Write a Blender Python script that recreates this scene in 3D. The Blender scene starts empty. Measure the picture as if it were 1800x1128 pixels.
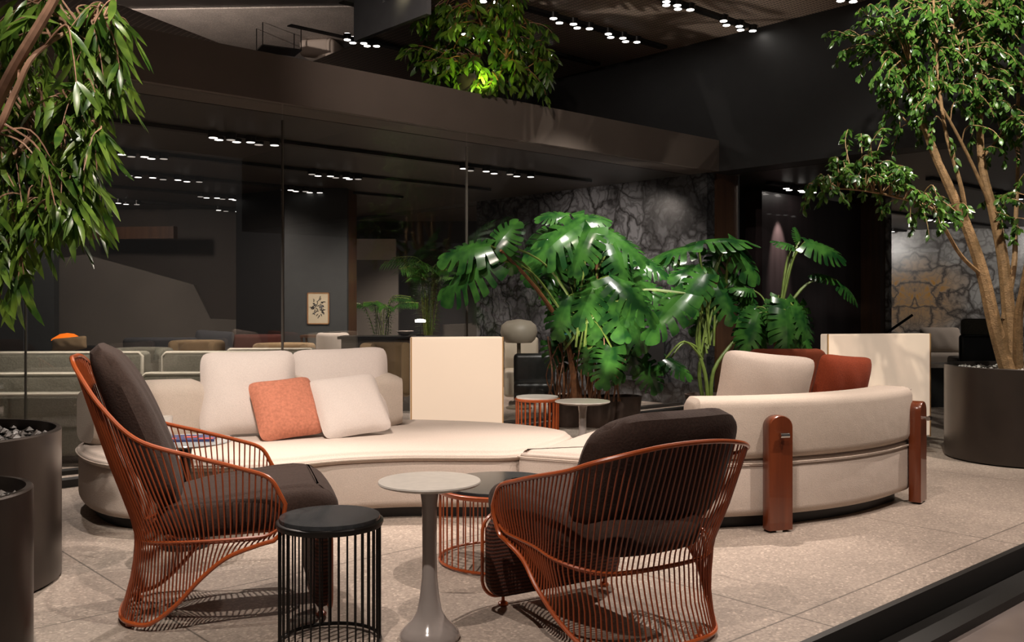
import bpy, math, random
from mathutils import Vector, Matrix
V = Vector
SC = bpy.context.scene
COL = SC.collection
PI = math.pi
# ------------------------------------------------------------------ camera, world, lights
F = 1660.0; HOR = 535.0; EYE = 1.2          # focal length in px, horizon row, eye height (m)
cd = bpy.data.cameras.new('camera'); cam = bpy.data.objects.new('camera', cd); COL.objects.link(cam)
cam.location = (0, 0, EYE); cam.rotation_euler = (PI/2, 0, 0)
cd.sensor_width = 36; cd.lens = 36*F/1800; cd.shift_y = -(564-HOR)/1800; cd.clip_end = 200
SC.camera = cam
SC.view_settings.view_transform = 'Standard'; SC.view_settings.look = 'None'
SC.view_settings.exposure = 0.0; SC.view_settings.gamma = 1; SC.view_settings.use_curve_mapping = False
SC.cycles.max_bounces = 8; SC.cycles.transparent_max_bounces = 24
SC.cycles.sample_clamp_indirect = 4; SC.cycles.caustics_reflective = False; SC.cycles.caustics_refractive = False
w = bpy.data.worlds.new('world'); SC.world = w; w.use_nodes = True
w.node_tree.nodes['Background'].inputs[0].default_value = (1.0, .93, .88, 1)
w.node_tree.nodes['Background'].inputs[1].default_value = .07

def spot(loc, tgt, power, ang=60, blend=.5, r=.03, col=(1, .86, .755)):
    l = bpy.data.lights.new('spot_lamp', 'SPOT'); l.energy = power; l.spot_size = math.radians(ang)
    l.spot_blend = blend; l.shadow_soft_size = r; l.color = col
    o = bpy.data.objects.new('spot_lamp', l); COL.objects.link(o)
    o.location = loc; d = V(tgt)-V(loc); o.rotation_euler = d.to_track_quat('-Z', 'Y').to_euler()
    return o
WARM = (1, .86, .74)
# void spots over the platform
spot((1.6, 6.6, 4.15), (-.2, 3.9, 0), 714.0, 58, .6, .03)            # back-right onto the armchairs
spot((-2.2, 6.3, 4.15), (-1.2, 3.7, 0), 510.0, 50, .6, .03)           # behind the high armchair
spot((-.7, 1.3, 4.15), (-.6, 4.6, .3), 459.0, 54, .6, .03)          # front
spot((2.9, 3.6, 4.15), (1.9, 4.6, 0), 442.0, 62, .7, .04)           # right floor
spot((-1.4, 3.4, 4.15), (-1.0, 6.0, .5), 517, 50, .7, .03)        # left sofa
spot((.6, 3.2, 4.15), (1.3, 5.6, .6), 326, 56, .7, .04)          # right sofa
spot((4.2, 6.2, 4.15), (2.6, 6.4, 0), 510.0, 60, .8, .05)           # floor by the big planter
spot((1.2, 7.2, 4.15), (.75, 9.3, 1.6), 672.0, 42, .6, .03, (1, .95, .86))   # monstera
spot((-.9, 6.4, 4.15), (-.35, 8.0, 1.5), 420, 40, .6, .03, (1, .95, .86))          # left monstera leaves
spot((1.9, 6.0, 4.15), (1.0, 8.8, 1.7), 460, 36, .6, .03, (1, .96, .9))
spot((2.6, 7.4, 4.15), (2.3, 9.2, 1.4), 528.0, 48, .6, .03, (1, .95, .86))   # right monsteras
spot((2.6, 5.4, 4.1), (3.6, 7.3, 2.4), 420, 70, .6, .03, (1, .95, .84))  # fig tree
spot((-.9, 2.6, 4.1), (-2.1, 3.8, 1.9), 260, 70, .6, .03, (1, .95, .84)) # drooping tree
spot((.85, 7.9, .12), (1.15, 9.7, 3.0), 230, 56, .8, .02, (1, .93, .8))
spot((-.6, 4.6, 4.15), (-.2, 8.4, 2.9), 300, 60, .9, .04)            # spot added to wash and brighten the fascia

# ------------------------------------------------------------------ placing helpers
def at(px, py, z):                    # point on the level z seen at this pixel
    Y = (EYE-z)*F/(py-HOR); return V(((px-900)/F*Y, Y, z))
def atY(px, py, Y):                   # point at depth Y
    return V(((px-900)/F*Y, Y, EYE-(py-HOR)*Y/F))
G0 = V((-2.953, 6.13, 0)); UA = V((.744, .668, 0)).normalized(); VA = V((-UA.y, UA.x, 0))
ROT = math.atan2(UA.y, UA.x)
def uv(u, v, z=0): return G0+UA*u+VA*v+V((0, 0, z))

# ------------------------------------------------------------------ materials
def newmat(name):
    m = bpy.data.materials.new(name); m.use_nodes = True
    return m, m.node_tree.nodes, m.node_tree.links, m.node_tree.nodes['Principled BSDF']
def simple(name, col, rough=.5, metal=0, spec=.5, noise=0, nscale=8, bump=0, bscale=60, col2=None, sheen=0, coat=0, trans=0, detail=3):
    m, N, L, b = newmat(name)
    b.inputs['Base Color'].default_value = (*col, 1); b.inputs['Roughness'].default_value = rough
    b.inputs['Metallic'].default_value = metal; b.inputs['Specular IOR Level'].default_value = spec
    b.inputs['Sheen Weight'].default_value = sheen; b.inputs['Coat Weight'].default_value = coat
    tc = N.new('ShaderNodeTexCoord')
    n = N.new('ShaderNodeTexNoise'); n.inputs['Scale'].default_value = nscale; n.inputs['Detail'].default_value = detail
    L.new(tc.outputs['Object'], n.inputs['Vector'])
    r = N.new('ShaderNodeValToRGB'); c2 = col2 or tuple(c*(1-noise) for c in col)
    r.color_ramp.elements[0].position = .35; r.color_ramp.elements[1].position = .65
    r.color_ramp.elements[0].color = (*c2, 1); r.color_ramp.elements[1].color = (*col, 1)
    L.new(n.outputs['Fac'], r.inputs['Fac']); L.new(r.outputs['Color'], b.inputs['Base Color'])
    if bump:
        n2 = N.new('ShaderNodeTexNoise'); n2.inputs['Scale'].default_value = bscale; n2.inputs['Detail'].default_value = 2
        L.new(tc.outputs['Object'], n2.inputs['Vector'])
        bp = N.new('ShaderNodeBump'); bp.inputs['Strength'].default_value = bump; bp.inputs['Distance'].default_value = .01
        L.new(n2.outputs['Fac'], bp.inputs['Height']); L.new(bp.outputs['Normal'], b.inputs['Normal'])
    return m
def emis(name, col, st):
    m, N, L, b = newmat(name); b.inputs['Base Color'].default_value = (*col, 1)
    b.inputs['Emission Color'].default_value = (*col, 1); b.inputs['Emission Strength'].default_value = st
    return m
def fabric(name, col, var=.1, scale=700, bump=.35, rough=.9):
    m, N, L, b = newmat(name); tc = N.new('ShaderNodeTexCoord')
    b.inputs['Roughness'].default_value = rough; b.inputs['Specular IOR Level'].default_value = .2; b.inputs['Sheen Weight'].default_value = .03
    n = N.new('ShaderNodeTexNoise'); n.inputs['Scale'].default_value = scale*.25; n.inputs['Detail'].default_value = 4
    n3 = N.new('ShaderNodeTexNoise'); n3.inputs['Scale'].default_value = 5; n3.inputs['Detail'].default_value = 2
    L.new(tc.outputs['Object'], n.inputs['Vector']); L.new(tc.outputs['Object'], n3.inputs['Vector'])
    r = N.new('ShaderNodeValToRGB')
    r.color_ramp.elements[0].position = .3; r.color_ramp.elements[1].position = .7
    r.color_ramp.elements[0].color = (*[c*(1-var) for c in col], 1); r.color_ramp.elements[1].color = (*[min(1, c*(1+var*.5)) for c in col], 1)
    L.new(n.outputs['Fac'], r.inputs['Fac']); L.new(r.outputs['Color'], b.inputs['Base Color'])
    ad = N.new('ShaderNodeMath'); ad.operation = 'MULTIPLY_ADD'; ad.inputs[1].default_value = 6
    L.new(n3.outputs['Fac'], ad.inputs[0]); L.new(n.outputs['Fac'], ad.inputs[2])
    bp = N.new('ShaderNodeBump'); bp.inputs['Strength'].default_value = bump; bp.inputs['Distance'].default_value = .004
    L.new(ad.outputs[0], bp.inputs['Height']); L.new(bp.outputs['Normal'], b.inputs['Normal'])
    return m
def marble(name, light, dark, scale=2.2, mirror=None, gold=None, veil=.5, rough=.25):
    """veined stone; mirror = u of the book-match seam (object X), gold = centre of a rusty patch"""
    m, N, L, b = newmat(name); tc = N.new('ShaderNodeTexCoord'); sp = N.new('ShaderNodeSeparateXYZ')
    L.new(tc.outputs['Object'], sp.inputs[0]); cb = N.new('ShaderNodeCombineXYZ')
    if mirror is not None:
        s = N.new('ShaderNodeMath'); s.operation = 'SUBTRACT'; s.inputs[1].default_value = mirror
        a = N.new('ShaderNodeMath'); a.operation = 'ABSOLUTE'; L.new(sp.outputs[0], s.inputs[0]); L.new(s.outputs[0], a.inputs[0]); L.new(a.outputs[0], cb.inputs[0])
    else: L.new(sp.outputs[0], cb.inputs[0])
    L.new(sp.outputs[1], cb.inputs[1]); L.new(sp.outputs[2], cb.inputs[2])
    nz = N.new('ShaderNodeTexNoise'); nz.inputs['Scale'].default_value = scale*.9; nz.inputs['Detail'].default_value = 5
    L.new(cb.outputs[0], nz.inputs['Vector'])
    mx = N.new('ShaderNodeVectorMath'); mx.operation = 'MULTIPLY_ADD'; mx.inputs[1].default_value = (.8, .8, .8)
    L.new(nz.outputs['Color'], mx.inputs[0]); L.new(cb.outputs[0], mx.inputs[2])
    def vor(sc, w0, w1):
        v = N.new('ShaderNodeTexVoronoi'); v.feature = 'DISTANCE_TO_EDGE'; v.inputs['Scale'].default_value = sc
        L.new(mx.outputs[0], v.inputs['Vector'])
        r = N.new('ShaderNodeMapRange'); r.inputs[1].default_value = w0; r.inputs[2].default_value = w1; L.new(v.outputs['Distance'], r.inputs[0]); return r
    v1 = vor(scale, .0, .12); v2 = vor(scale*2.7, .0, .16)
    mu = N.new('ShaderNodeMath'); mu.operation = 'MULTIPLY'; L.new(v1.outputs[0], mu.inputs[0])
    m2 = N.new('ShaderNodeMath'); m2.operation = 'MULTIPLY_ADD'; m2.inputs[1].default_value = veil; m2.inputs[2].default_value = 1-veil
    L.new(v2.outputs[0], m2.inputs[0]); L.new(m2.outputs[0], mu.inputs[1])
    n2 = N.new('ShaderNodeTexNoise'); n2.inputs['Scale'].default_value = scale*.8; n2.inputs['Detail'].default_value = 6; L.new(cb.outputs[0], n2.inputs['Vector'])
    r2 = N.new('ShaderNodeMapRange'); r2.inputs[1].default_value = .35; r2.inputs[2].default_value = .62; r2.inputs[3].default_value = .35; L.new(n2.outputs['Fac'], r2.inputs[0])
    m3 = N.new('ShaderNodeMath'); m3.operation = 'MULTIPLY'; L.new(mu.outputs[0], m3.inputs[0]); L.new(r2.outputs[0], m3.inputs[1])
    mc = N.new('ShaderNodeMix'); mc.data_type = 'RGBA'; mc.inputs[6].default_value = (*dark, 1); mc.inputs[7].default_value = (*light, 1)
    L.new(m3.outputs[0], mc.inputs[0]); out = mc.outputs[2]
    if gold:
        d = N.new('ShaderNodeVectorMath'); d.operation = 'DISTANCE'; d.inputs[1].default_value = gold; L.new(mx.outputs[0], d.inputs[0])
        mr = N.new('ShaderNodeMapRange'); mr.inputs[1].default_value = .95; mr.inputs[2].default_value = .35; L.new(d.outputs['Value'], mr.inputs[0])
        m4 = N.new('ShaderNodeMix'); m4.data_type = 'RGBA'; m4.inputs[7].default_value = (.50, .24, .03, 1)
        mm = N.new('ShaderNodeMath'); mm.operation = 'MULTIPLY'; L.new(mr.outputs[0], mm.inputs[0]); L.new(m3.outputs[0], mm.inputs[1])
        L.new(mm.outputs[0], m4.inputs[0]); L.new(out, m4.inputs[6]); out = m4.outputs[2]
    L.new(out, b.inputs['Base Color']); b.inputs['Roughness'].default_value = rough
    return m
def terrazzo(name, base, joints=True):
    m, N, L, b = newmat(name); tc = N.new('ShaderNodeTexCoord')
    def noise(sc, de):
        n = N.new('ShaderNodeTexNoise'); n.inputs['Scale'].default_value = sc; n.inputs['Detail'].default_value = de; L.new(tc.outputs['Object'], n.inputs['Vector']); return n.outputs['Fac']
    v = N.new('ShaderNodeTexVoronoi'); v.inputs['Scale'].default_value = 95; L.new(tc.outputs['Object'], v.inputs['Vector'])
    sx = N.new('ShaderNodeSeparateColor'); L.new(v.outputs['Color'], sx.inputs[0])
    r = N.new('ShaderNodeValToRGB'); el = r.color_ramp.elements
    el[0].position = 0; el[0].color = (*[c*.78 for c in base], 1); el[1].position = 1; el[1].color = (*[min(1, c*1.55) for c in base], 1)
    e = el.new(.55); e.color = (*base, 1); e = el.new(.9); e.color = (*[c*1.12 for c in base], 1)
    L.new(sx.outputs[0], r.inputs['Fac'])
    r2 = N.new('ShaderNodeMapRange'); r2.inputs[1].default_value = .3; r2.inputs[2].default_value = .7; r2.inputs[3].default_value = .86; r2.inputs[4].default_value = 1.1; L.new(noise(2.2, 6), r2.inputs[0])
    r3 = N.new('ShaderNodeMapRange'); r3.inputs[1].default_value = .3; r3.inputs[2].default_value = .7; r3.inputs[3].default_value = .85; r3.inputs[4].default_value = 1.15; L.new(noise(90, 3), r3.inputs[0])
    mm = N.new('ShaderNodeMath'); mm.operation = 'MULTIPLY'; L.new(r2.outputs[0], mm.inputs[0]); L.new(r3.outputs[0], mm.inputs[1]); f = mm.outputs[0]
    if joints:
        sp = N.new('ShaderNodeSeparateXYZ'); L.new(tc.outputs['Object'], sp.inputs[0])
        for k, (ax, off, per) in enumerate(((0, 1.343, 1.8), (1, -.95, 1.8))):
            a = N.new('ShaderNodeMath'); a.operation = 'SUBTRACT'; a.inputs[1].default_value = off; L.new(sp.outputs[ax], a.inputs[0])
            p = N.new('ShaderNodeMath'); p.operation = 'PINGPONG'; p.inputs[1].default_value = per/2; L.new(a.outputs[0], p.inputs[0])
            g = N.new('ShaderNodeMapRange'); g.inputs[1].default_value = .002; g.inputs[2].default_value = .006; g.inputs[3].default_value = .35; L.new(p.outputs[0], g.inputs[0])
            q = N.new('ShaderNodeMath'); q.operation = 'MULTIPLY'; L.new(f, q.inputs[0]); L.new(g.outputs[0], q.inputs[1]); f = q.outputs[0]
    vm = N.new('ShaderNodeVectorMath'); vm.operation = 'SCALE'; L.new(r.outputs['Color'], vm.inputs[0]); L.new(f, vm.inputs['Scale'])
    L.new(vm.outputs[0], b.inputs['Base Color']); b.inputs['Roughness'].default_value = .55; b.inputs['Specular IOR Level'].default_value = .35
    return m
def woodm(name, c1, c2, rough=.35, axis=2, scale=14, coat=.2):
    m, N, L, b = newmat(name); tc = N.new('ShaderNodeTexCoord'); mp = N.new('ShaderNodeMapping'); s = [1, 1, 1]; s[axis] = .06; mp.inputs['Scale'].default_value = s
    L.new(tc.outputs['Object'], mp.inputs[0]); n = N.new('ShaderNodeTexNoise'); n.inputs['Scale'].default_value = scale; n.inputs['Detail'].default_value = 6; L.new(mp.outputs[0], n.inputs['Vector'])
    r = N.new('ShaderNodeValToRGB'); r.color_ramp.elements[0].position = .3; r.color_ramp.elements[1].position = .7
    r.color_ramp.elements[0].color = (*c1, 1); r.color_ramp.elements[1].color = (*c2, 1); L.new(n.outputs['Fac'], r.inputs['Fac']); L.new(r.outputs['Color'], b.inputs['Base Color'])
    b.inputs['Roughness'].default_value = rough; b.inputs['Coat Weight'].default_value = coat
    return m
def leafm(name, c1, c2, rough=.35, scale=5, trl=.25):
    m, N, L, b = newmat(name); tc = N.new('ShaderNodeTexCoord'); n = N.new('ShaderNodeTexNoise'); n.inputs['Scale'].default_value = scale; n.inputs['Detail'].default_value = 2
    L.new(tc.outputs['Object'], n.inputs['Vector']); r = N.new('ShaderNodeValToRGB'); r.color_ramp.elements[0].position = .38; r.color_ramp.elements[1].position = .62
    r.color_ramp.elements[0].color = (*c1, 1); r.color_ramp.elements[1].color = (*c2, 1); L.new(n.outputs['Fac'], r.inputs['Fac']); L.new(r.outputs['Color'], b.inputs['Base Color'])
    b.inputs['Roughness'].default_value = rough
    t = N.new('ShaderNodeBsdfTranslucent'); L.new(r.outputs['Color'], t.inputs['Color']); mx = N.new('ShaderNodeMixShader'); mx.inputs[0].default_value = trl
    L.new(b.outputs[0], mx.inputs[1]); L.new(t.outputs[0], mx.inputs[2]); L.new(mx.outputs[0], N['Material Output'].inputs['Surface'])
    return m
def glassm(name, tint=.93, k=1.0):
    m, N, L, b = newmat(name); N.remove(b)
    t = N.new('ShaderNodeBsdfTransparent'); t.inputs[0].default_value = (tint, tint, tint, 1)
    g = N.new('ShaderNodeBsdfGlossy'); g.inputs['Roughness'].default_value = 0; g.inputs[0].default_value = (k, k, k, 1)
    lw = N.new('ShaderNodeLayerWeight'); lw.inputs[0].default_value = .5; pw = N.new('ShaderNodeMath'); pw.operation = 'POWER'; pw.inputs[1].default_value = 5; L.new(lw.outputs['Facing'], pw.inputs[0])
    f = N.new('ShaderNodeMath'); f.operation = 'MULTIPLY_ADD'; f.inputs[1].default_value = .95; f.inputs[2].default_value = .045; L.new(pw.outputs[0], f.inputs[0]); mx = N.new('ShaderNodeMixShader')
    L.new(f.outputs[0], mx.inputs[0]); L.new(t.outputs[0], mx.inputs[1]); L.new(g.outputs[0], mx.inputs[2]); L.new(mx.outputs[0], N['Material Output'].inputs['Surface'])
    return m
def meshceil(name):
    m, N, L, b = newmat(name); tc = N.new('ShaderNodeTexCoord'); br = N.new('ShaderNodeTexBrick')
    br.offset = 0; br.inputs['Scale'].default_value = 1; br.inputs['Brick Width'].default_value = .07; br.inputs['Row Height'].default_value = .035; br.inputs['Mortar Size'].default_value = .007
    br.inputs['Color1'].default_value = (.10, .075, .062, 1); br.inputs['Color2'].default_value = (.12, .09, .075, 1); br.inputs['Mortar'].default_value = (.5, .38, .31, 1)
    L.new(tc.outputs['Object'], br.inputs['Vector']); L.new(br.outputs['Color'], b.inputs['Base Color']); b.inputs['Roughness'].default_value = .5
    return m

M = dict(
 floor=terrazzo('platform_stone', (.335, .275, .230)), mezz=terrazzo('upper_stone', (.5, .44, .40), False),
 lowfloor=simple('lower_floor_stone', (.30, .25, .23), .16, noise=.35, nscale=1.5, bump=.05, bscale=9),
 black=simple('black_panel', (.012, .0105, .010), .45, noise=.2), blackedge=simple('black_edge', (.010, .009, .008), .5),
 fascia=simple('dark_fascia', (.10, .078, .066), .45, noise=.1, nscale=3), voidwall=simple('void_wall', (.017, .016, .0165), .5, noise=.15),
 inceil=simple('lounge_ceiling', (.038, .032, .028), .38, noise=.15, nscale=2, bump=.1, bscale=3), meshc=meshceil('mesh_ceiling'),
 mirror=simple('mirror_ceiling', (.85, .85, .85), .0, 1), greypanel=simple('grey_panel', (.10, .10, .105), .35, noise=.1),
 brownwall=simple('brown_wall', (.045, .030, .020), .6, noise=.3, nscale=.8), tealwall=simple('teal_wall', (.020, .022, .021), .6, noise=.2),
 greige=simple('greige_plaster', (.075, .064, .052), .8, noise=.2, nscale=1.2),
 darkwood=woodm('dark_oak', (.028, .019, .020), (.046, .032, .034), .4, scale=9), redwood=woodm('mahogany', (.085, .018, .006), (.16, .035, .010), .28, scale=20, coat=.5),
 brownwood=woodm('brown_wood', (.05, .022, .010), (.09, .04, .018), .4), 
 marble=marble('grey_marble', (.125, .127, .135), (.010, .009, .009), 2.6, veil=.7), marble2=marble('bookmatched_marble', (.50, .49, .47), (.06, .05, .045), 2.1, mirror=0, gold=(.55, .4, 1.75)),
 rust=simple('rust_lacquer', (.44, .088, .020), .33, 0, noise=.1, coat=.4), rustwire=simple('rust_wire', (.30, .060, .017), .38, 0, noise=.1, coat=.3),
 brown=fabric('brown_wool', (.048, .029, .023), .25, 500, .5), cream=fabric('cream_linen', (.55, .465, .405), .10), cream2=fabric('cream_bolster', (.50, .42, .355), .10),
 white=fabric('white_linen', (.62, .54, .495), .08), pink=fabric('salmon_weave', (.50, .185, .115), .22, 260, .6), red=fabric('rust_velvet', (.23, .040, .014), .25), rustf=fabric('rust_fabric', (.20, .045, .02), .2),
 olive=fabric('grey_green_weave', (.165, .16, .125), .2, 300, .6), piping=fabric('pale_piping', (.50, .47, .39), .1), greyf=fabric('charcoal_fabric', (.035, .035, .037), .2), tan=fabric('tan_fabric', (.26, .18, .10), .15),
 lgrey=fabric('light_grey_fabric', (.33, .29, .25), .12), dkleather=simple('black_leather', (.010, .010, .009), .35), maroon=fabric('maroon_fabric', (.05, .014, .010), .2),
 cord=None, blackmetal=simple('black_metal', (.02, .018, .017), .35, .6), chrome=simple('chrome', (.6, .58, .55), .15, 1),
 slate=marble('black_marble', (.052, .054, .056), (.03, .032, .034), 6, veil=.3, rough=.2), stonetop=simple('pale_stone', (.60, .56, .51), .3, noise=.1, nscale=30),
 enamel=simple('grey_enamel', (.36, .32, .30), .13, noise=.03, coat=.6), greytop=simple('grey_glass_top', (.33, .34, .34), .15),
 pot=simple('bronze_planter', (.055, .043, .036), .32, .5, noise=.1), terracotta=simple('brown_pot', (.06, .035, .025), .6, noise=.3),
 pebble=simple('white_pebbles', (.62, .6, .56), .6, noise=.4, nscale=40), soil=simple('dark_soil', (.016, .012, .010), .9, noise=.4, nscale=50, bump=.6), gravel=simple('grey_slate_chips', (.12, .105, .095), .5, noise=.6, nscale=30),
 screen=emis('lit_linen', (.60, .47, .355), .74), screenframe=simple('screen_edge', (.55, .33, .14), .5), lamp=emis('lamp_glow', (1, .93, .85), 14), lampsoft=emis('track_lens', (1, .94, .88), 3), lensstreak=emis('dim_streak_lens', (1, .92, .85), .45), orange=emis('orange_glow', (1, .19, .01), .9),
 paper=simple('art_paper', (.34, .29, .20), .8), frame=woodm('oak_frame', (.16, .08, .03), (.24, .12, .05)), 
 leafM=leafm('monstera_leaf', (.008, .040, .009), (.040, .125, .020), .22, 7, .16), leafF=leafm('fig_leaf', (.022, .07, .010), (.10, .21, .03), .28, 14, .3), leafA=leafm('willow_leaf', (.035, .09, .012), (.16, .26, .035), .30, 11, .3),
 leafU=leafm('upper_leaf', (.03, .08, .01), (.12, .2, .02), .35, 9, .35), leafP=leafm('palm_leaf', (.02, .08, .012), (.06, .18, .02), .4, 6, .3),
 stem=simple('green_stem', (.14, .20, .035), .5, noise=.4, nscale=12), root=simple('aerial_root', (.17, .065, .022), .6, noise=.5, nscale=20), bark=simple('tan_bark', (.34, .20, .09), .7, noise=.35, nscale=25, bump=.5, bscale=90), pinkbark=simple('pink_bark', (.40, .22, .14), .6, noise=.3, nscale=20),
 book_r=simple('red_cover', (.5, .06, .04), .4), book_b=simple('blue_cover', (.03, .04, .12), .4), glasscl=None, bronze=simple('bronze_shade', (.20, .17, .12), .35, .3), beige=simple('beige_lacquer', (.30, .26, .20), .5), blacksatin=simple('black_satin', (.006, .006, .006), .5),
 text=simple('pale_lettering', (.16, .16, .165), .5), teal=simple('teal_tie', (.01, .16, .17), .6),
)
M['glass'] = glassm('pane_glass'); M['glasscl'] = simple('tumbler_glass', (.75, .72, .66), .15); M['glasscl'].node_tree.nodes['Principled BSDF'].inputs['Alpha'].default_value = .42
def cordm():
    m, N, L, b = newmat('woven_cord'); tc = N.new('ShaderNodeTexCoord'); wv = N.new('ShaderNodeTexWave'); wv.bands_direction = 'Z'; wv.inputs['Scale'].default_value = 22; wv.inputs['Distortion'].default_value = 2.5; wv.inputs['Detail Scale'].default_value = 12
    L.new(tc.outputs['Object'], wv.inputs['Vector']); r = N.new('ShaderNodeValToRGB'); r.color_ramp.elements[0].color = (.022, .006, .003, 1); r.color_ramp.elements[1].color = (.13, .030, .012, 1)
    L.new(wv.outputs['Fac'], r.inputs['Fac']); L.new(r.outputs['Color'], b.inputs['Base Color']); b.inputs['Roughness'].default_value = .7
    bp = N.new('ShaderNodeBump'); bp.inputs['Strength'].default_value = .8; bp.inputs['Distance'].default_value = .008; L.new(wv.outputs['Fac'], bp.inputs['Height']); L.new(bp.outputs['Normal'], b.inputs['Normal'])
    return m
M['cord'] = cordm()

# ------------------------------------------------------------------ mesh builder
def catmull(P, n):
    P = [V(p) for p in P]; out = []
    for i in range(len(P)-1):
        p0 = P[max(i-1, 0)]; p1 = P[i]; p2 = P[i+1]; p3 = P[min(i+2, len(P)-1)]
        for k in range(n):
            t = k/n; out.append(.5*((2*p1)+(p2-p0)*t+(2*p0-5*p1+4*p2-p3)*t*t+(3*p1-p0-3*p2+p3)*t**3))
    out.append(P[-1]); return out
def catclosed(P, n):
    P = [V(p) for p in P]; out = []; m = len(P)
    for i in range(m):
        p0, p1, p2, p3 = P[i-1], P[i], P[(i+1) % m], P[(i+2) % m]
        for k in range(n):
            t = k/n; out.append(.5*((2*p1)+(p2-p0)*t+(2*p0-5*p1+4*p2-p3)*t*t+(3*p1-p0-3*p2+p3)*t**3))
    return out
class MB:
    def __init__(s): s.v = []; s.f = []; s.sm = []
    def add(s, vs, fs, smooth=True):
        b = len(s.v); s.v += [V(p) for p in vs]; s.f += [tuple(i+b for i in f) for f in fs]; s.sm += [smooth]*len(fs); return s
    def box(s, lo, hi, fr=None):
        x0, y0, z0 = lo; x1, y1, z1 = hi
        vs = [V((x, y, z)) for z in (z0, z1) for (x, y) in ((x0, y0), (x1, y0), (x1, y1), (x0, y1))]
        if fr: vs = [fr(p) for p in vs]
        return s.add(vs, [(3, 2, 1, 0), (4, 5, 6, 7), (0, 1, 5, 4), (1, 2, 6, 5), (2, 3, 7, 6), (3, 0, 4, 7)], False)
    def rbox(s, lo, hi, r=.01, fr=None, n=4):
        """box with rounded vertical edges and softened top/bottom"""
        x0, y0, z0 = lo; x1, y1, z1 = hi; r = min(r, (x1-x0)/2.01, (y1-y0)/2.01, (z1-z0)/2.01)
        out = []
        for (cx, cy, a0) in ((x1-r, y1-r, 0), (x0+r, y1-r, PI/2), (x0+r, y0+r, PI), (x1-r, y0+r, 1.5*PI)):
            for k in range(n+1): a = a0+PI/2*k/n; out.append((cx, cy, math.cos(a), math.sin(a)))
        rings = []
        for j in range(n+1): a = -PI/2+PI/2*j/n; rings.append((z0+r+r*math.sin(a), r*math.cos(a)))
        for j in range(n+1): a = PI/2*j/n; rings.append((z1-r+r*math.sin(a), r*math.cos(a)))
        vs = [V((cx+ca*q, cy+sa*q, z)) for (z, q) in rings for (cx, cy, ca, sa) in out]
        if fr: vs = [fr(p) for p in vs]
        m = len(out); fs = []
        for j in range(len(rings)-1):
            for k in range(m): fs.append((j*m+k, j*m+(k+1) % m, (j+1)*m+(k+1) % m, (j+1)*m+k))
        fs.append(tuple(range(m))[::-1]); fs.append(tuple(range((len(rings)-1)*m, len(rings)*m)))
        return s.add(vs, fs)
    def tube(s, P, r, n=8, closed=False, cap=True):
        P = [V(p) for p in P]; N = len(P); R = r if isinstance(r, (list, tuple)) else [r]*N
        up = None; vs = []
        for i, p in enumerate(P):
            a = P[i-1] if (i > 0 or closed) else p; b = P[(i+1) % N] if (i < N-1 or closed) else p
            t = (b-a); t = t.normalized() if t.length > 1e-9 else V((0, 0, 1))
            if up is None: up = t.orthogonal().normalized()
            up = (up-t*up.dot(t)); up = up.normalized() if up.length > 1e-6 else t.orthogonal().normalized()
            sd = t.cross(up)
            for k in range(n): q = 2*PI*k/n; vs.append(p+(up*math.cos(q)+sd*math.sin(q))*R[i])
        fs = []
        for i in range(N if closed else N-1):
            for k in range(n): fs.append((i*n+k, i*n+(k+1) % n, ((i+1) % N)*n+(k+1) % n, ((i+1) % N)*n+k))
        if cap and not closed: fs.append(tuple(range(n))[::-1]); fs.append(tuple(range((N-1)*n, N*n)))
        return s.add(vs, fs)
    def lathe(s, prof, n=40, c=(0, 0, 0), cap=True):
        c = V(c); vs = []
        for (r, z) in prof:
            for k in range(n): a = 2*PI*k/n; vs.append(c+V((r*math.cos(a), r*math.sin(a), z)))
        fs = []; m = len(prof)
        for j in range(m-1):
            for k in range(n): fs.append((j*n+k, j*n+(k+1) % n, (j+1)*n+(k+1) % n, (j+1)*n+k))
        if cap: fs.append(tuple(range(n))[::-1]); fs.append(tuple(range((m-1)*n, m*n)))
        return s.add(vs, fs)
    def slab(s, out, z0, z1, r=.05, crown=0, k=5, ci=.03):
        """outline (closed, ccw) extruded with rounded edges"""
        m = len(out); nr = []
        for i in range(m):
            t = (V(out[(i+1) % m])-V(out[i-1])); nr.append(V((t.y, -t.x, 0)).normalized())
        rings = []
        for j in range(k+1): a = -PI/2+PI/2*j/k; rings.append((z0+r+r*math.sin(a), r*(1-math.cos(a))))
        for j in range(k+1): a = PI/2*j/k; rings.append((z1-r+r*math.sin(a), r*(1-math.cos(a))))
        if crown: rings += [(z1+crown*.5, r+ci*.3), (z1+crown*.85, r+ci*.6), (z1+crown, r+ci)]
        vs = [V((out[i][0], out[i][1], 0))-nr[i]*ins+V((0, 0, z)) for (z, ins) in rings for i in range(m)]
        fs = []
        for j in range(len(rings)-1):
            for i in range(m): fs.append((j*m+i, j*m+(i+1) % m, (j+1)*m+(i+1) % m, (j+1)*m+i))
        fs.append(tuple(range(m))[::-1]); fs.append(tuple(range((len(rings)-1)*m, len(rings)*m)))
        return s.add(vs, fs)
    def sweep(s, P, sec, endr=.06, k=4):
        """section [(lateral, z)] along level path P, ends rounded"""
        P = [V(p) for p in P]; n = len(sec); N = len(P); vs = []; st = []
        cx = sum(a for a, b in sec)/n; cz = sum(b for a, b in sec)/n
        d0 = (P[0]-P[1]).normalized(); d1 = (P[-1]-P[-2]).normalized()
        for j in range(k): a = PI/2*(j)/k; st.append((P[0]+d0*endr*(1-math.sin(a)), .82+.18*math.sin(a) if j else .79, -d0))
        for i in range(N):
            a = P[max(i-1, 0)]; b = P[min(i+1, N-1)]; st.append((P[i], 1, (b-a).normalized()))
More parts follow.
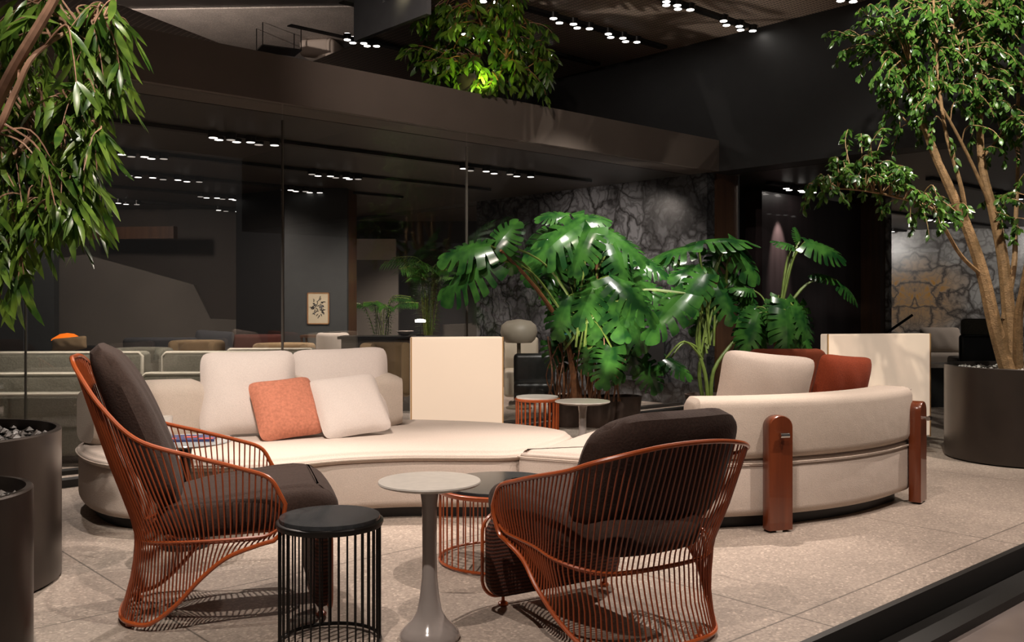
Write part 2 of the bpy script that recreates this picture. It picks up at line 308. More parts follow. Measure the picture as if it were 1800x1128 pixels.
        for j in range(k): a = PI/2*(k-1-j)/k; st.append((P[-1]+d1*endr*(1-math.sin(a)), .82+.18*math.sin(a) if j < k-1 else .79, d1))
        for (p, q, t) in st:
            nn = V((t.y, -t.x, 0))
            for (a, b) in sec: vs.append(p+nn*(cx+(a-cx)*q)+V((0, 0, cz+(b-cz)*q)))
        m = len(st); fs = []
        for j in range(m-1):
            for i in range(n): fs.append((j*n+i, j*n+(i+1) % n, (j+1)*n+(i+1) % n, (j+1)*n+i))
        fs.append(tuple(range(n))[::-1]); fs.append(tuple(range((m-1)*n, m*n)))
        return s.add(vs, fs)
    def pillow(s, w, h, t, n=14, ear=.05, rc=0, ex=.55):
        """soft cushion standing in the XZ plane, bottom at z=0"""
        vs = []; idx = {}
        for side in (1, -1):
            for j in range(n+1):
                for i in range(n+1):
                    u = -1+2*i/n; v = -1+2*j/n
                    if side == -1 and (i in (0, n) or j in (0, n)): idx[(side, i, j)] = idx[(1, i, j)]; continue
                    x = w/2*u*(1-ear*(1-v*v)); z = h/2*v*(1-ear*(1-u*u))
                    cr = (abs(u)*abs(v))**6; x *= 1-.05*cr; z *= 1-.05*cr; x *= math.sqrt(1-rc*v**6); z *= math.sqrt(1-rc*u**6)
                    th = t/2*((1-abs(u)**2.6)*(1-abs(v)**2.6))**ex
                    th += .004*math.sin(9*u+3*v)*(1-u*u)*(1-v*v)
                    idx[(side, i, j)] = len(vs); vs.append(V((x, -side*th, z+h/2)))
        fs = []
        for side in (1, -1):
            for j in range(n):
                for i in range(n):
                    q = (idx[(side, i, j)], idx[(side, i+1, j)], idx[(side, i+1, j+1)], idx[(side, i, j+1)])
                    fs.append(q if side == 1 else q[::-1])
        return s.add(vs, fs)
    def xf(s, fn): s.v = [V(fn(p)) for p in s.v]; return s
    def build(s, name, mat, parent=None, solid=0):
        me = bpy.data.meshes.new(name); me.from_pydata([tuple(p) for p in s.v], [], s.f)
        me.polygons.foreach_set('use_smooth', s.sm); me.update()
        me.materials.append(M[mat] if isinstance(mat, str) else mat)
        o = bpy.data.objects.new(name, me); COL.objects.link(o)
        if parent: o.parent = parent
        if any(s.sm):
            try: me.set_sharp_from_angle(angle=math.radians(42))
            except Exception: pass
        return o
def tag(o, label=None, cat=None, group=None, kind=None):
    if label: o['label'] = label
    if cat: o['category'] = cat
    if group: o['group'] = group
    if kind: o['kind'] = kind
    return o
def thing(name, loc, rz, label, cat, group=None):
    o = bpy.data.objects.new(name, None); COL.objects.link(o); o.location = loc; o.rotation_euler = (0, 0, rz); o.empty_display_size = .1
    return tag(o, label, cat, group)
def frame_xf(o_, ax, ay):              # local->world for direct building
    ax = V(ax).normalized(); az = V((0, 0, 1)); ay = az.cross(ax)
    return lambda p: V(o_)+ax*p[0]+ay*p[1]+az*p[2]

# ------------------------------------------------------------------ the setting
def room(name, lo, hi, mat, label=None, fr=True, kind='structure'):
    """box in the room's own (u, v, z) axes"""
    mb = MB().box(lo, hi); o = mb.build(name, mat); o.location = G0; o.rotation_euler = (0, 0, ROT)
    tag(o, label or name.replace('_', ' '), None, None, kind); return o
EDGE = -4.72; UC = 7.19; ZL = 2.74; ZF = 3.10; ZU = 4.29; SZ = -.12
room('floor', (-9, EDGE, SZ), (22, 16, 0), 'floor', 'pale speckled stone platform floor with thin joints')
room('trim_1', (-9, EDGE-.03, SZ), (22, EDGE, .002), 'blackedge', 'black metal edge along the front of the platform')
room('trim_2', (-9, EDGE-.17, SZ-.03), (22, EDGE-.035, SZ+.01), 'blackedge', 'second black strip at the foot of the platform')
room('floor', (-9, -12, SZ-.1), (22, EDGE-.03, SZ-.03), 'lowfloor', 'dark polished lower floor beyond the platform edge')
room('ceiling', (-9, .42, ZL), (UC, 14, ZF), 'inceil', 'dark ceiling of the lounge behind the glass')
room('ceiling', (UC+.35, -12, ZL), (22, 16, ZF), 'inceil', 'dark ceiling of the rooms on the right')
room('ceiling', (-9, -12, ZU), (UC+.3, 10.2, ZU+.1), 'meshc', 'brown metal mesh ceiling high over the sofas')
room('trim_3', (-9, 0, ZL), (UC, .4, ZF), 'fascia', 'long dark bronze beam above the glass wall')
room('wall_right', (UC, -12, ZL), (UC+.33, 7, ZU), 'voidwall', 'tall black bulkhead on the right above the open room')
room('wall_upper', (-9, 10.0, ZF), (UC, 10.2, ZU), 'black', 'black wall at the back of the upper level')
# mirror ceiling over the upper level
mq = [(-4.5, .35), (2.95, .35), (2.98, 1.2), (3.64, 2.1), (4.14, 2.88), (4.2, 4.6), (-4.5, 4.6)]
mbm = MB().add([(a, b, ZU-.03) for a, b in mq]+[(a, b, ZU-.005) for a, b in mq], [tuple(range(6))[::-1], tuple(range(6, 12))]+[(i, (i+1) % 6, (i+1) % 6+6, i+6) for i in range(6)], False); o = mbm.build('ceiling', 'mirror'); o.location = G0; o.rotation_euler = (0, 0, ROT); tag(o, 'mirrored ceiling panel at the top left showing furniture upside down', kind='structure')
gp = room('wall_hanging', (2.98, .0, 3.70), (3.03, 1.15, ZU), 'greypanel', 'hanging grey panel beside the mirrored ceiling')
# glass wall
for i, (a, b) in enumerate(((-3.2, -.18), (-.16, 1.64), (1.66, 3.47), (3.49, UC))):
    g = room('window_%d' % (i+1), (a, .06, .05), (b, .075, ZL), 'glass', 'tall frameless pane of the lounge glass wall, number %d from the left' % (i+1))
for i, u in enumerate((-.17, 1.65, 3.48)):
    room('trim_%d' % (i+4), (u-.004, .055, .05), (u+.004, .08, 2.62 if i else 1.4), 'greige', 'thin pale joint between two glass panes')
room('trim_7', (-3.2, .02, 0), (UC, .12, .05), 'blackedge', 'black floor channel of the glass wall')
room('baseboard_lounge', (-3.2, .5, 0), (UC, .6, .03), 'blackedge', 'dark floor strip inside the lounge')
# marble wall inside the lounge, ending at the glass
mw = MB().box((-.15, -4.2, 0), (0, 0, ZL)); o = mw.build('wall_marble', 'marble'); o.location = uv(UC+.12, .15+4.2); o.rotation_euler = (0, 0, ROT); tag(o, 'grey marble wall with black veins behind the monsteras', kind='structure')
# fireplace recess is drawn as a built-in dark box
fp = thing('fireplace', uv(UC-.07, 1.15), ROT, 'low black fireplace opening in the grey marble wall', 'fireplace')
MB().box((-.03, -.42, .32), (0, .42, .86)).build('firebox', 'blacksatin', fp); MB().box((-.05, -.5, .26), (0, .5, .31)).build('hearth_ledge', 'slate', fp)
# wood column and panel behind the corner
room('wall_post', (UC+.12, .12, 0), (UC+.52, .55, ZL), 'brownwood', 'brown wood pier at the corner of the glass')
room('trim_8', (UC+.52, .10, 0), (UC+.55, .55, ZL), 'chrome', 'steel edge of the brown pier')
room('wall_panel', (8.6, .35, 0), (11.15, .6, 2.66), 'darkwood', 'dark oak panelled wall behind the right sofa')
room('wall_panel_back', (UC+.1, 1.4, 0), (12.0, 1.6, ZL), 'black', 'black recess behind the oak wall')
room('wall_pier', (11.15, .05, 0), (11.3, .65, ZL), 'brownwood', 'brown wood end post of the oak wall')
room('trim_9', (11.3, .0, 0), (11.39, .5, ZL), 'marble2', 'pale marble edge at the end of the oak wall')
# far right bookmatched marble
c0 = uv(18.9, 0)
fr_ = atY(1608, 600, 19.6); o = MB().box((-6, -.1, 0), (9, .1, ZL)).build('wall_far_right', 'marble2'); o.location = (fr_.x, 19.6, 0); o.rotation_euler = (0, 0, math.radians(-24)); tag(o, 'bookmatched grey marble wall with an orange patch', kind='structure')
# back of the lounge on the left
def wallpix(name, px0, Y0, px1, Y1, z0, z1, mat, label, th=.12):
    a = V(((px0-900)/F*Y0, Y0, 0)); b = V(((px1-900)/F*Y1, Y1, 0)); d = b-a
    o = MB().box((0, 0, z0), (d.length, th, z1)).build(name, mat); o.location = a; o.rotation_euler = (0, 0, math.atan2(d.y, d.x)); return tag(o, label, kind='structure')
wallpix('wall_back', -700, 15.5, 440, 15.2, 0, ZL, 'brownwall', 'brown back wall of the lounge')
wallpix('wall_stair', -60, 13.0, 95, 12.9, 0, ZL, 'tealwall', 'dark wall pier at the far left of the lounge')
st = MB(); pts = [(95, 455), (150, 447), (340, 500), (370, 560), (415, 562), (415, 660), (95, 660)]  # lit region of the wall, built as a paler panel with a sloping top
P = [atY(x, y, 13.6) for x, y in pts]; n = len(P)
st.add(P+[p+V((0, .1, 0)) for p in P], [tuple(range(n)), tuple(range(n, 2*n))[::-1]]+[(i, i+n, (i+1) % n+n, (i+1) % n) for i in range(n)], False)
tag(st.build('wall_lit_region', 'greige'), 'grey panel with a sloping top standing in for the lit part of the wall', kind='structure')
wallpix('wall_stair_soffit', 160, 14.2, 305, 14.0, 2.18, 2.36, 'brownwood', 'dark red landing above the sloping panel')
wallpix('wall_core', 415, 13.2, 515, 12.6, 0, ZL, 'black', 'black wall behind the framed print, left part')
wallpix('wall_print', 500, 12.5, 610, 12.5, 0, ZL, 'tealwall', 'charcoal wall carrying the framed print')
wallpix('wall_print_end', 608, 12.5, 627, 13.0, 0, ZL, 'brownwood', 'brown end of the charcoal wall')
wallpix('wall_passage', 560, 17.5, 960, 17.5, 0, ZL, 'black', 'black wall at the end of the lounge')
wallpix('wall_pale', 622, 16.5, 700, 16.5, 0, 2.05, 'greige', 'greige wall panel behind the palm')
wallpix('wall_pale_top', 622, 16.4, 695, 16.4, 1.98, 2.34, 'lgrey', 'pale strip at the top of the greige panel')

# ------------------------------------------------------------------ ceiling tracks
def track(u0, u1, v, z, heads, label, lens='lamp', zl=None):
    t = thing('track_light', uv(u0, v, z), ROT, label, 'track light')
    MB().box((0, -.045, -.035), (u1-u0, .045, -.002)).build('rail', 'blackedge', t)
    for hu in heads:
        for k in range(7 if lens == 'lampsoft' else 5):  # soft-lens rows carry extra heads in place of reflected smears of the spots
            x = hu-u0+k*(.13+.03*math.sin(hu*3))+.03*math.sin(k*7+hu*5); y = .035*(1 if k % 2 else -1)
            h = MB(); h.lathe([(.045, -.06), (.05, 0)], 14, (x, y, -.002)); h = h.build('spotlight_head', 'blackmetal', t)
            MB().lathe([(.001, -.064), (.038, -.0635), (.038, -.06)], 12, (x, y, -.002), False).build('lens', (lens if (k*5+int(hu*10)) % 3 else 'lensstreak') if lens == 'lampsoft' else lens, h)  # dim lenses imitate the faint light streaks between bright spots
    return t
NM = ['first', 'second', 'third', 'fourth', 'fifth', 'sixth', 'seventh']
for i, (v, hs) in enumerate(((1.5, (-1.0, 1.7, 4.6)), (3.0, (-1.6, 1.2, 3.6)), (4.5, (-1.2, 2.1, 4.1)), (6.0, (-1.7, .9, 3.6)), (7.6, (-.5, 2.4, 4.6)), (9.3, (.3, 3.3)))):
    track(-4.2, 6.6-.35*i, v, ZL, hs, '%s long black track of small spotlights on the lounge ceiling, counting back from the glass' % NM[i], 'lampsoft')
for i, (v, hs) in enumerate(((-.5, (5.55, 6.5)), (.65, (4.05, 5.1, 6.0)), (1.73, (4.5, 5.7)), (2.8, (3.9,)), (-1.75, (5.1, 6.4)), (-3.2, (1.0, 4.2)), (-4.6, (0, 3.4)))):
    track((3.2 if v > 0 else -4), 7.0, v, ZU, hs, '%s high track of bright spotlights under the mesh ceiling' % ['front middle', 'middle', 'rear', 'rearmost', 'front', 'near overhead', 'nearest overhead'][i])
track(.0, 2.9, 1.2, ZU-.04, (1.5,), 'track of spotlights crossing the mirrored ceiling', 'lamp')
track(8.4, 10.2, .12, ZL, (8.75,), 'short track with a bright spotlight above the oak wall')
for i, (v, u0, hs) in enumerate(((-1.4, 9.5, (11.5,)), (.9, 12, (12.2, 14.6)), (2.6, 12.4, (13.0, 16.0)))):
    track(u0, u0+7, v, ZL, hs, '%s track of spotlights on the ceiling beyond the fig tree' % NM[i], 'lampsoft')
spot(tuple(uv(8.95, .12, 2.62)), tuple(uv(8.98, .36, 1.85)), 170, 34, .7, .02)
spot((6.2, 16, 2.6), (8.2, 19.4, 1.2), 120, 100, .8, .1, (1, .93, .86)); spot((9.0, 15, 2.6), (10, 18.5, 1.2), 90, 100, .8, .1, (1, .93, .86))
spot((8.2, 13.6, 2.65), (7.2, 15.0, .5), 150, 80, .8, .05)
spot((-3.6, 7.3, 2.65), (-3.2, 7.5, .4), 300, 110, .8, .05); spot((-2.4, 8.8, 2.65), (-2.6, 8.2, .4), 260, 110, .8, .05)
spot((-3.4, 9.2, 2.65), (-3.4, 10.3, .5), 160, 100, .8, .05)
spot((-3.5, 11, 2.65), (-3.6, 12.2, .4), 180, 120, .8, .05); spot((-1.2, 11, 2.65), (-1.4, 12, .6), 420, 110, .8, .05)
spot((-5.5, 11.5, 2.6), (-6.2, 13.6, 1.2), 120, 110, .8, .1); spot((-1.6, 15, 2.65), (-1.5, 15.2, 1), 520, 120, .8, .05)
spot((1.2, 10.9, 2.66), (1.7, 11.2, .8), 90, 100, .8, .05); spot((.2, 11.2, 2.66), (1.0, 12.2, 1.2), 170, 120, .8, .08)
spot(tuple(uv(1.5, 5.2, 4.2)), tuple(uv(2.2, 6.0, 3.1)), 420, 150, .8, .05)  # added unseen lamp, lights the upper level for the mirrored ceiling
# ------------------------------------------------------------------ wire armchairs
def bez(a, b, t): return a+(b-a)*t
def armchair(loc, deg, top, label, back, sx):
    t = thing('wire_armchair', loc, math.radians(deg), label, 'armchair')
    wy = 1.0 if sx == 1 else 1.14
    waist = [(-.25, 0, .325), (-.245, .12, .325), (-.225, .20, .325), (-.175, .265, .33), (-.09, .31, .335), (.01, .342, .34), (.12, .362, .345), (.215, .366, .35), (.26, .366, .37)]
    bot = [(-.31, 0, .022), (-.30, .12, .022), (-.262, .20, .022), (-.19, .255, .03), (-.10, .295, .10), (-.01, .325, .20), (.08, .35, .275), (.185, .365, .315), (.245, .37, .33)]
    if sx != 1: waist = [(x, min(y*wy, .366), z-.045*max(0, -x/.25)) for x, y, z in waist]; bot = [(x*1.03 if x < 0 else x, min(y*wy, .37), z) for x, y, z in bot]
    def full(h): return [V((x, -y, z)) for (x, y, z) in h[:0:-1]]+[V(p) for p in h]
    K = 8
    T = catmull(full(top), K); W = catmull(full(waist), K); B = catmull(full(bot), K)
    # outer frame: top rail + front turns + bottom rail as one closed hoop
    def turn(a, b, s): return [V((a.x+.018, a.y, a.z-.035)), V((a.x+.012, a.y, (a.z+b.z)/2)), V((b.x+.022, b.y, b.z+.02))]
    hoop = T+turn(T[-1], B[-1], 1)+B[::-1]+turn(T[0], B[0], -1)[::-1]
    MB().tube(hoop, .0085, 8, True).build('frame_rail', 'rust', t)
    MB().tube([p*1.0 for p in W], .006, 6).tube([V((p.x*.93, p.y*.96, p.z-.012)) for p in W], .005, 6).build('waist_ring', 'rust', t)
    # rods, evenly by length of the top rail
    L = [0]
    for i in range(1, len(T)): L.append(L[-1]+(T[i]-T[i-1]).length*.5+(B[i]-B[i-1]).length*.5)
    nw = 84; mb = MB(); j = 0
    def smp(A, i, f): return A[i]+(A[i+1]-A[i])*f
    for k in range(nw+1):
        s = L[-1]*(k+.15)/(nw+.3)
        while j < len(L)-2 and L[j+1] < s: j += 1
        f = (s-L[j])/(L[j+1]-L[j]); a = smp(T, j, f); b = smp(W, j, f); c = smp(B, j, f)
        out = V((b.x*.4, b.y, 0)); out = out.normalized() if out.length > 1e-4 else V((-1, 0, 0))
        m1 = bez(a, b, .55)+out*.006; m2 = bez(a, b, .9)-out*.002; d1 = bez(b, c, .12); m3 = bez(b, c, .55)-out*.012
        mb.tube(catmull([a, m1, m2, d1, m3, c], 2), .0033, 5, cap=False)
    mb.build('wire_cage', 'rustwire', t)
    # seat cushion
    def seatz(x): return .405+.085*(x+.3)/.8
    oc = catclosed([(.50, -.20), (.50, .20), (.47, .29), (.36, .325), (.04, .31), (-.09, .25), (-.17, .15), (-.17, -.15), (-.09, -.25), (.04, -.31), (.36, -.325), (.47, -.29)], 4)
    s = MB().slab([(p[0], p[1], 0) for p in [V((q[0], q[1], 0)) for q in [(x.x, x.y) for x in [V((a[0], a[1], 0)) for a in oc]]]] if False else oc, -.075, .06, .055, .012)
    s.xf(lambda p: (p.x*(1.5 if sx != 1 and p.x < 0 else 1), p.y, p.z+seatz(p.x)-.03-(.05*max(0, (p.x-.3)/.2)**2)))
    s.build('seat_cushion', 'brown', t)
    # back cushion
    bw, bh, bt, bx, bz, lean, cv, by = back
    c = MB().pillow(bw, bh, bt, 22, .0, .34, .42)
    def bend(p):
        x, y, z = p; f = z/bh
        q = V((y, x, 0))                      # pillow thickness -> local x
        xx = y - cv*(x/(bw/2))**2*-1*.0 + cv*(abs(x)/(bw/2))**2
        wv = 1-.13*f**3 if bh > .5 else 1
        return V((bx+xx-lean*f-(.05*f*f), x*wv+by, bz+z))
    c.xf(bend); c.build('back_cushion', 'brown', t)
    # seat support and woven front panel
    MB().rbox((-.14, -.22, .325), (.44, .22, .345), .01).build('seat_tray', 'rustwire', t)
    pn = MB(); n = 8; R = .075; hw = .325; z0, z1 = .035, .365
    out = []
    for (cy, cz, a0) in ((hw-R, z1-R, 0), (-hw+R, z1-R, PI/2), (-hw+R, z0+R, PI), (hw-R, z0+R, 1.5*PI)):
        for k in range(n+1): a = a0+PI/2*k/n; out.append((cy+R*math.cos(a), cz+R*math.sin(a)))
    m = len(out); vs = []; rr = ((-.028, .018), (-.018, .004), (0, 0), (.018, .004), (.028, .018))
    for (dx, ins) in rr:
        for (y, z) in out: cy, cz = 0, (z0+z1)/2; vs.append(V((.43+dx, y*(1-ins/hw), cz+(z-cz)*(1-ins/.16))))
    fs = [(a*m+i, a*m+(i+1) % m, (a+1)*m+(i+1) % m, (a+1)*m+i) for a in range(4) for i in range(m)]+[tuple(range(m))[::-1], tuple(range(4*m, 5*m))]
    pn.add(vs, fs).build('woven_front_leg', 'cord', t)
    pr = []
    for (y, z) in out: pr.append(V((.46, y*1.01, (z0+z1)/2+(z-(z0+z1)/2)*1.02)))
    MB().tube(pr, .0075, 6, True).build('front_leg_rim', 'rust', t)
    for (x, y) in ((.43, .25), (.43, -.25), (-.262, .165), (-.262, -.165)):
        MB().lathe([(.014, 0), (.02, .004), (.02, .012), (.007, .02), (.007, .045)], 14, (x, y, 0)).build('foot', 'rust', t)
    return t
TOPH = [(-.48, 0, 1.00), (-.47, .12, .995), (-.435, .205, .945), (-.35, .28, .83), (-.225, .335, .715), (-.03, .366, .65), (.12, .376, .605), (.225, .38, .565), (.268, .38, .50)]
TOPL = [(-.41, 0, .735), (-.405, .13, .73), (-.38, .25, .712), (-.31, .35, .68), (-.22, .385, .645), (-.04, .39, .60), (.11, .388, .56), (.222, .384, .525), (.268, .38, .475)]
armchair((-1.22, 3.76, 0), 17, TOPH, 'high-backed rust wire armchair with brown cushions on the left', (.48, .65, .17, -.125, .40, .215, .03, 0), 1)
armchair((.40, 3.53, 0), 121, TOPL, 'low-backed rust wire armchair with brown cushions, seen from behind', (.68, .465, .22, -.10, .365, .14, .05, -.05), .8)

# ------------------------------------------------------------------ tables
def cage_table(loc, R, h, nrod, frame, topm, label, name='wire_side_table', rr=.0035, thin=.013):
    t = thing(name, loc, 0, label, 'table')
    cg = MB()
    for k in range(nrod): a = 2*PI*k/nrod; p = V((R*.97*math.cos(a), R*.97*math.sin(a), 0)); cg.tube([p+V((0, 0, .008)), p+V((0, 0, h-.012))], rr, 6)
    cg.build('wire_rods', frame, t)
    MB().tube([V((R*.97*math.cos(a), R*.97*math.sin(a), .012)) for a in [2*PI*k/56 for k in range(56)]], .007, 7, True).build('base_ring', frame, t)
    MB().lathe([(R*.95, h-.022), (R+.002, h-.022), (R+.006, h-.012), (R+.006, h-.004), (R, h), (R*.97, h), (R*.97, h-.006), (R*.95, h-.006)], 64, cap=False).build('rim_ring', frame, t)
    MB().lathe([(R*.2, h-.012), (R*.972, h-.012), (R*.972, h+thin*.5), (R*.962, h+thin), (R*.2, h+thin)], 64).build('stone_top', topm, t)
    return t
bt = at(580, 907, .45); cage_table((bt.x, bt.y, 0), .182, .44, 36, 'blackmetal', 'slate', 'small black wire side table with a black stone top in the foreground')
cage_table((-.05, 4.45, 0), .30, .35, 44, 'rust', 'slate', 'low rust wire coffee table with a dark marble top between the armchairs', 'wire_coffee_table', .0035)
ct = at(945, 699, .46); cage_table((ct.x, ct.y+.1, 0), .175, .45, 26, 'rust', 'stonetop', 'rust wire side table with a pale top near the monstera pot', rr=.006)
def tulip(loc, R, h, label, top='stonetop', body='enamel', br=.15):
    t = thing('pedestal_table', loc, 0, label, 'table')
    MB().lathe([(R*.1, h-.014), (R*.8, h-.013), (R*.97, h-.004), (R, h+.002), (R*.985, h+.007), (R*.9, h+.008), (R*.1, h+.008)], 72).build('tabletop', top, t)
    pr = [(br, 0), (br*1.02, .010), (br*.97, .024), (br*.80, .045), (br*.58, .068), (br*.42, .10), (br*.33, .15), (.028, .22), (.026, .3), (.027, h-.08), (.034, h-.03), (.06, h-.012)]
    MB().lathe(pr, 48).build('pedestal', body, t)
    return t
tt = at(755, 845, .565); tulip((tt.x, tt.y, 0), .186, .56, 'grey pedestal table with a pale round top in the foreground', br=.108)
tw = at(1024, 706, .5); tulip((tw.x, tw.y, 0), .2, .5, 'small white pedestal table beside the rust side table, behind the sofa', br=.14)
ts = at(350, 765, .52); tulip((ts.x+.0, 4.70, 0), .232, .52, 'grey round side table tucked beside the left sofa', 'greytop', 'blackmetal', .12)
tz = .528
g = tag(MB().lathe([(.048, 0), (.050, .01), (.052, .115), (.048, .115), (.046, .012), (.001, .010)], 28, cap=False).build('glass_tumbler', 'glasscl'), 'ribbed glass tumbler on the grey side table', 'glass'); p = atY(291, 753, 4.75); g.location = (p.x, 4.70, tz); 
mg = thing('magazine', (-1.60, 4.70, tz), .12, 'red and blue magazine lying on the grey side table', 'magazine')
MB().box((-.14, -.08, .0), (.13, .10, .009)).build('pages', 'stonetop', mg); MB().box((-.14, -.082, .009), (.13, .102, .011)).box((-.14, -.084, -.0), (.13, -.08, .011)).build('cover', 'book_b', mg)
cv = MB()
for k, (a, b, c, d) in enumerate(((-.11, -.06, -.06, -.02), (-.03, -.01, .03, .03), (.05, -.07, .12, -.03))): cv.box((a, b, .011), (c, d, .0125))
cv.build('cover_print', 'book_r', mg)

# ------------------------------------------------------------------ the two curved sofas
sec_r = lambda a, b, c, d, r=.07: [(b-r+r*math.cos(q), d-r+r*math.sin(q)) for q in [PI/2*i/4 for i in range(5)]]+[(a+r-r*math.sin(q), d-r+r*math.cos(q)) for q in [PI/2*i/4 for i in range(5)]]+[(a+r-r*math.cos(q), c+r-r*math.sin(q)) for q in [PI/2*i/4 for i in range(5)]]+[(b-r+r*math.sin(q), c+r-r*math.cos(q)) for q in [PI/2*i/4 for i in range(5)]]
def inset(out, d):
    m = len(out); r = []
    for i in range(m): t = V(out[(i+1) % m])-V(out[i-1]); nrm = V((t.y, -t.x, 0)).normalized(); r.append(V(out[i])-nrm*d)
    return r
sofa = thing('curved_sofa', (-1, 5.6, 0), 0, 'long cream curved sofa on the left with loose cushions', 'sofa')
so = V((-1, 5.6, 0))
L1 = catclosed([V((x, y, 0))-so for x, y in ((-2.45, 5.35), (-2.15, 5.02), (-1.75, 4.93), (-1.26, 4.97), (-.95, 5.16), (-.60, 5.26), (-.25, 5.26), (-.03, 5.27), (.12, 5.40), (.37, 5.95), (.30, 6.22), (.0, 6.50), (-.45, 6.68), (-.9, 6.72), (-1.6, 6.55), (-2.4, 6.25), (-2.62, 5.8))], 6)
MB().slab(inset(L1, .09), 0, .07, .005).build('plinth', 'black', sofa)
MB().slab(inset(L1, .01), .06, .345, .05).build('base', 'cream', sofa)
MB().slab(L1, .325, .365, .018, .022).build('seat', 'cream', sofa)
MB().tube([V((p.x, p.y, .345)) for p in inset(L1, -.002)], .0055, 5, True).build('seam', 'cream2', sofa)
def bolster(P, label):
    PP = [V((x, y, 0))-so for x, y in P]
    o = MB().sweep(catmull(PP, 5), sec_r(-.13, .13, .36, .735, .085), .09).build('backrest', 'cream2', sofa)
    return o
bolster([(-2.42, 5.55), (-2.2, 5.80), (-2.0, 5.88)], ''); bolster([(-1.72, 6.2), (-1.3, 6.33), (-.84, 6.42)], '')
CC = V((.85, 6.95, 0)); RR = 1.98
def arc(r, a0, a1, n): return [CC+V((r*math.cos(math.radians(a0+(a1-a0)*i/n)), r*math.sin(math.radians(a0+(a1-a0)*i/n)), 0)) for i in range(n+1)]
sofb = thing('curved_sofa', (1.2, 5.6, 0), 0, 'cream curved sofa on the right seen from behind with wooden posts', 'sofa'); so2 = V((1.2, 5.6, 0))
outer = [(p.x, p.y) for p in arc(RR, -86, -36, 9)]
O2 = [V((x, y, 0))-so2 for x, y in [(.03, 5.27), (.2, 5.17), (.5, 5.05)]+[(a, b) for a, b in outer]+[(2.42, 6.0), (2.2, 6.3), (1.6, 6.45), (1.0, 6.42), (.62, 6.28), (.43, 5.97), (.17, 5.42)]]
O2 = catclosed(O2, 4)
MB().slab(inset(O2, .10), 0, .075, .005).build('plinth', 'black', sofb)
MB().slab(inset(O2, .01), .065, .37, .05).build('base', 'cream', sofb)
MB().slab(inset(O2, .02), .35, .372, .01, .02).build('seat', 'cream', sofb)
MB().tube([V((p.x, p.y, .352)) for p in inset(O2, .004)], .0055, 5, True).build('seam', 'cream2', sofb)
bk = [p-so2 for p in arc(RR-.11, -86, -37.5, 20)]
sec = sec_r(-.125, .125, .375, .70, .05)
MB().sweep(bk, sec, .03).build('backrest', 'cream2', sofb)
MB().tube([V((p.x, p.y, .682)) for p in [q-so2 for q in arc(RR-.004, -85, -36.5, 24)]], .005, 5).build('back_piping', 'cream2', sofb)
for (px, py) in ((1355, 932), (1588, 891)):
    b = at(px, py-4, .0); a = math.atan2(b.y-CC.y, b.x-CC.x); c = CC+V((math.cos(a), math.sin(a), 0))*(RR+.045)-so2
    if px > 1500: a = math.radians(-37); c = CC+V((math.cos(a), math.sin(a), 0))*(RR+.04)-so2
    fx = frame_xf((c.x, c.y, 0), (-math.sin(a), math.cos(a), 0), None)
    w_ = .072
    prof = [(-w_, .012), (w_, .012)]+[(w_*math.cos(q), .555+.06*math.sin(q)) for q in [PI*i/12 for i in range(13)]]
    m = len(prof); vs = [fx((x, y, z)) for y, s_ in ((-.035, .93), (-.028, 1), (.028, 1), (.035, .93)) for (x, z) in [(x*s_, z if z < .1 else z-(1-s_)*.05) for (x, z) in prof]]
    fs = [(j*m+i, j*m+(i+1) % m, (j+1)*m+(i+1) % m, (j+1)*m+i) for j in range(3) for i in range(m)]+[tuple(range(m))[::-1], tuple(range(3*m, 4*m))]
    po = MB().add(vs, fs).build('wooden_post', 'redwood', sofb)
    kn = MB(); kn.tube([fx((0, -.035, .515)), fx((0, -.06, .515))], .008, 10).tube([fx((-.026, -.064, .515)), fx((.026, -.064, .515))], .014, 10); kn.build('metal_knob', 'chrome', po)
    MB().lathe([(.03, 0), (.03, .013)], 16, fx((0, 0, 0))).build('metal_foot', 'chrome', po)
# cushions
def cushion(px, py, zb, w, h, t, mat, label, yaw=0, lean=15, roll=0, Y=None, ear=.05, group=None, dz=.008):
    o = MB().pillow(w, h, t, 20, ear, .10).build('cushion', mat)
    p = at(px, py, zb) if Y is None else atY(px, py, Y)
    o.location = (p.x, p.y, (zb if Y is None else p.z)+dz); o.rotation_mode = 'XYZ'
    o.matrix_world = Matrix.Translation(o.location) @ Matrix.Rotation(math.radians(yaw), 4, 'Z') @ Matrix.Rotation(math.radians(-lean), 4, 'X') @ Matrix.Rotation(math.radians(roll), 4, 'Y')
    return tag(o, label, 'cushion', group)
cushion(437, 768, .385, .60, .56, .19, 'white', 'large off-white cushion at the left end of the cream sofa', 14, 22, -1)
cushion(603, 753, .385, .66, .56, .19, 'white', 'large off-white cushion, the right of the two big ones', 12, 22, -2)
cushion(517, 773, .385, .41, .42, .15, 'pink', 'salmon pink cushion leaning on the off-white cushions', 28, 34, -5)
cushion(633, 768, .385, .46, .45, .13, 'white', 'small off-white cushion beside the salmon pink one', 26, 38, -6)
cushion(1330, 748, .385, .60, .46, .17, 'cream', 'cream cushion showing above the curved back of the right sofa', 6, -14, 6, Y=5.75)
cushion(1466, 728, .385, .50, .38, .15, 'red', 'rust red cushion next to the cream one on the right sofa', 30, -12, 5, Y=5.95)
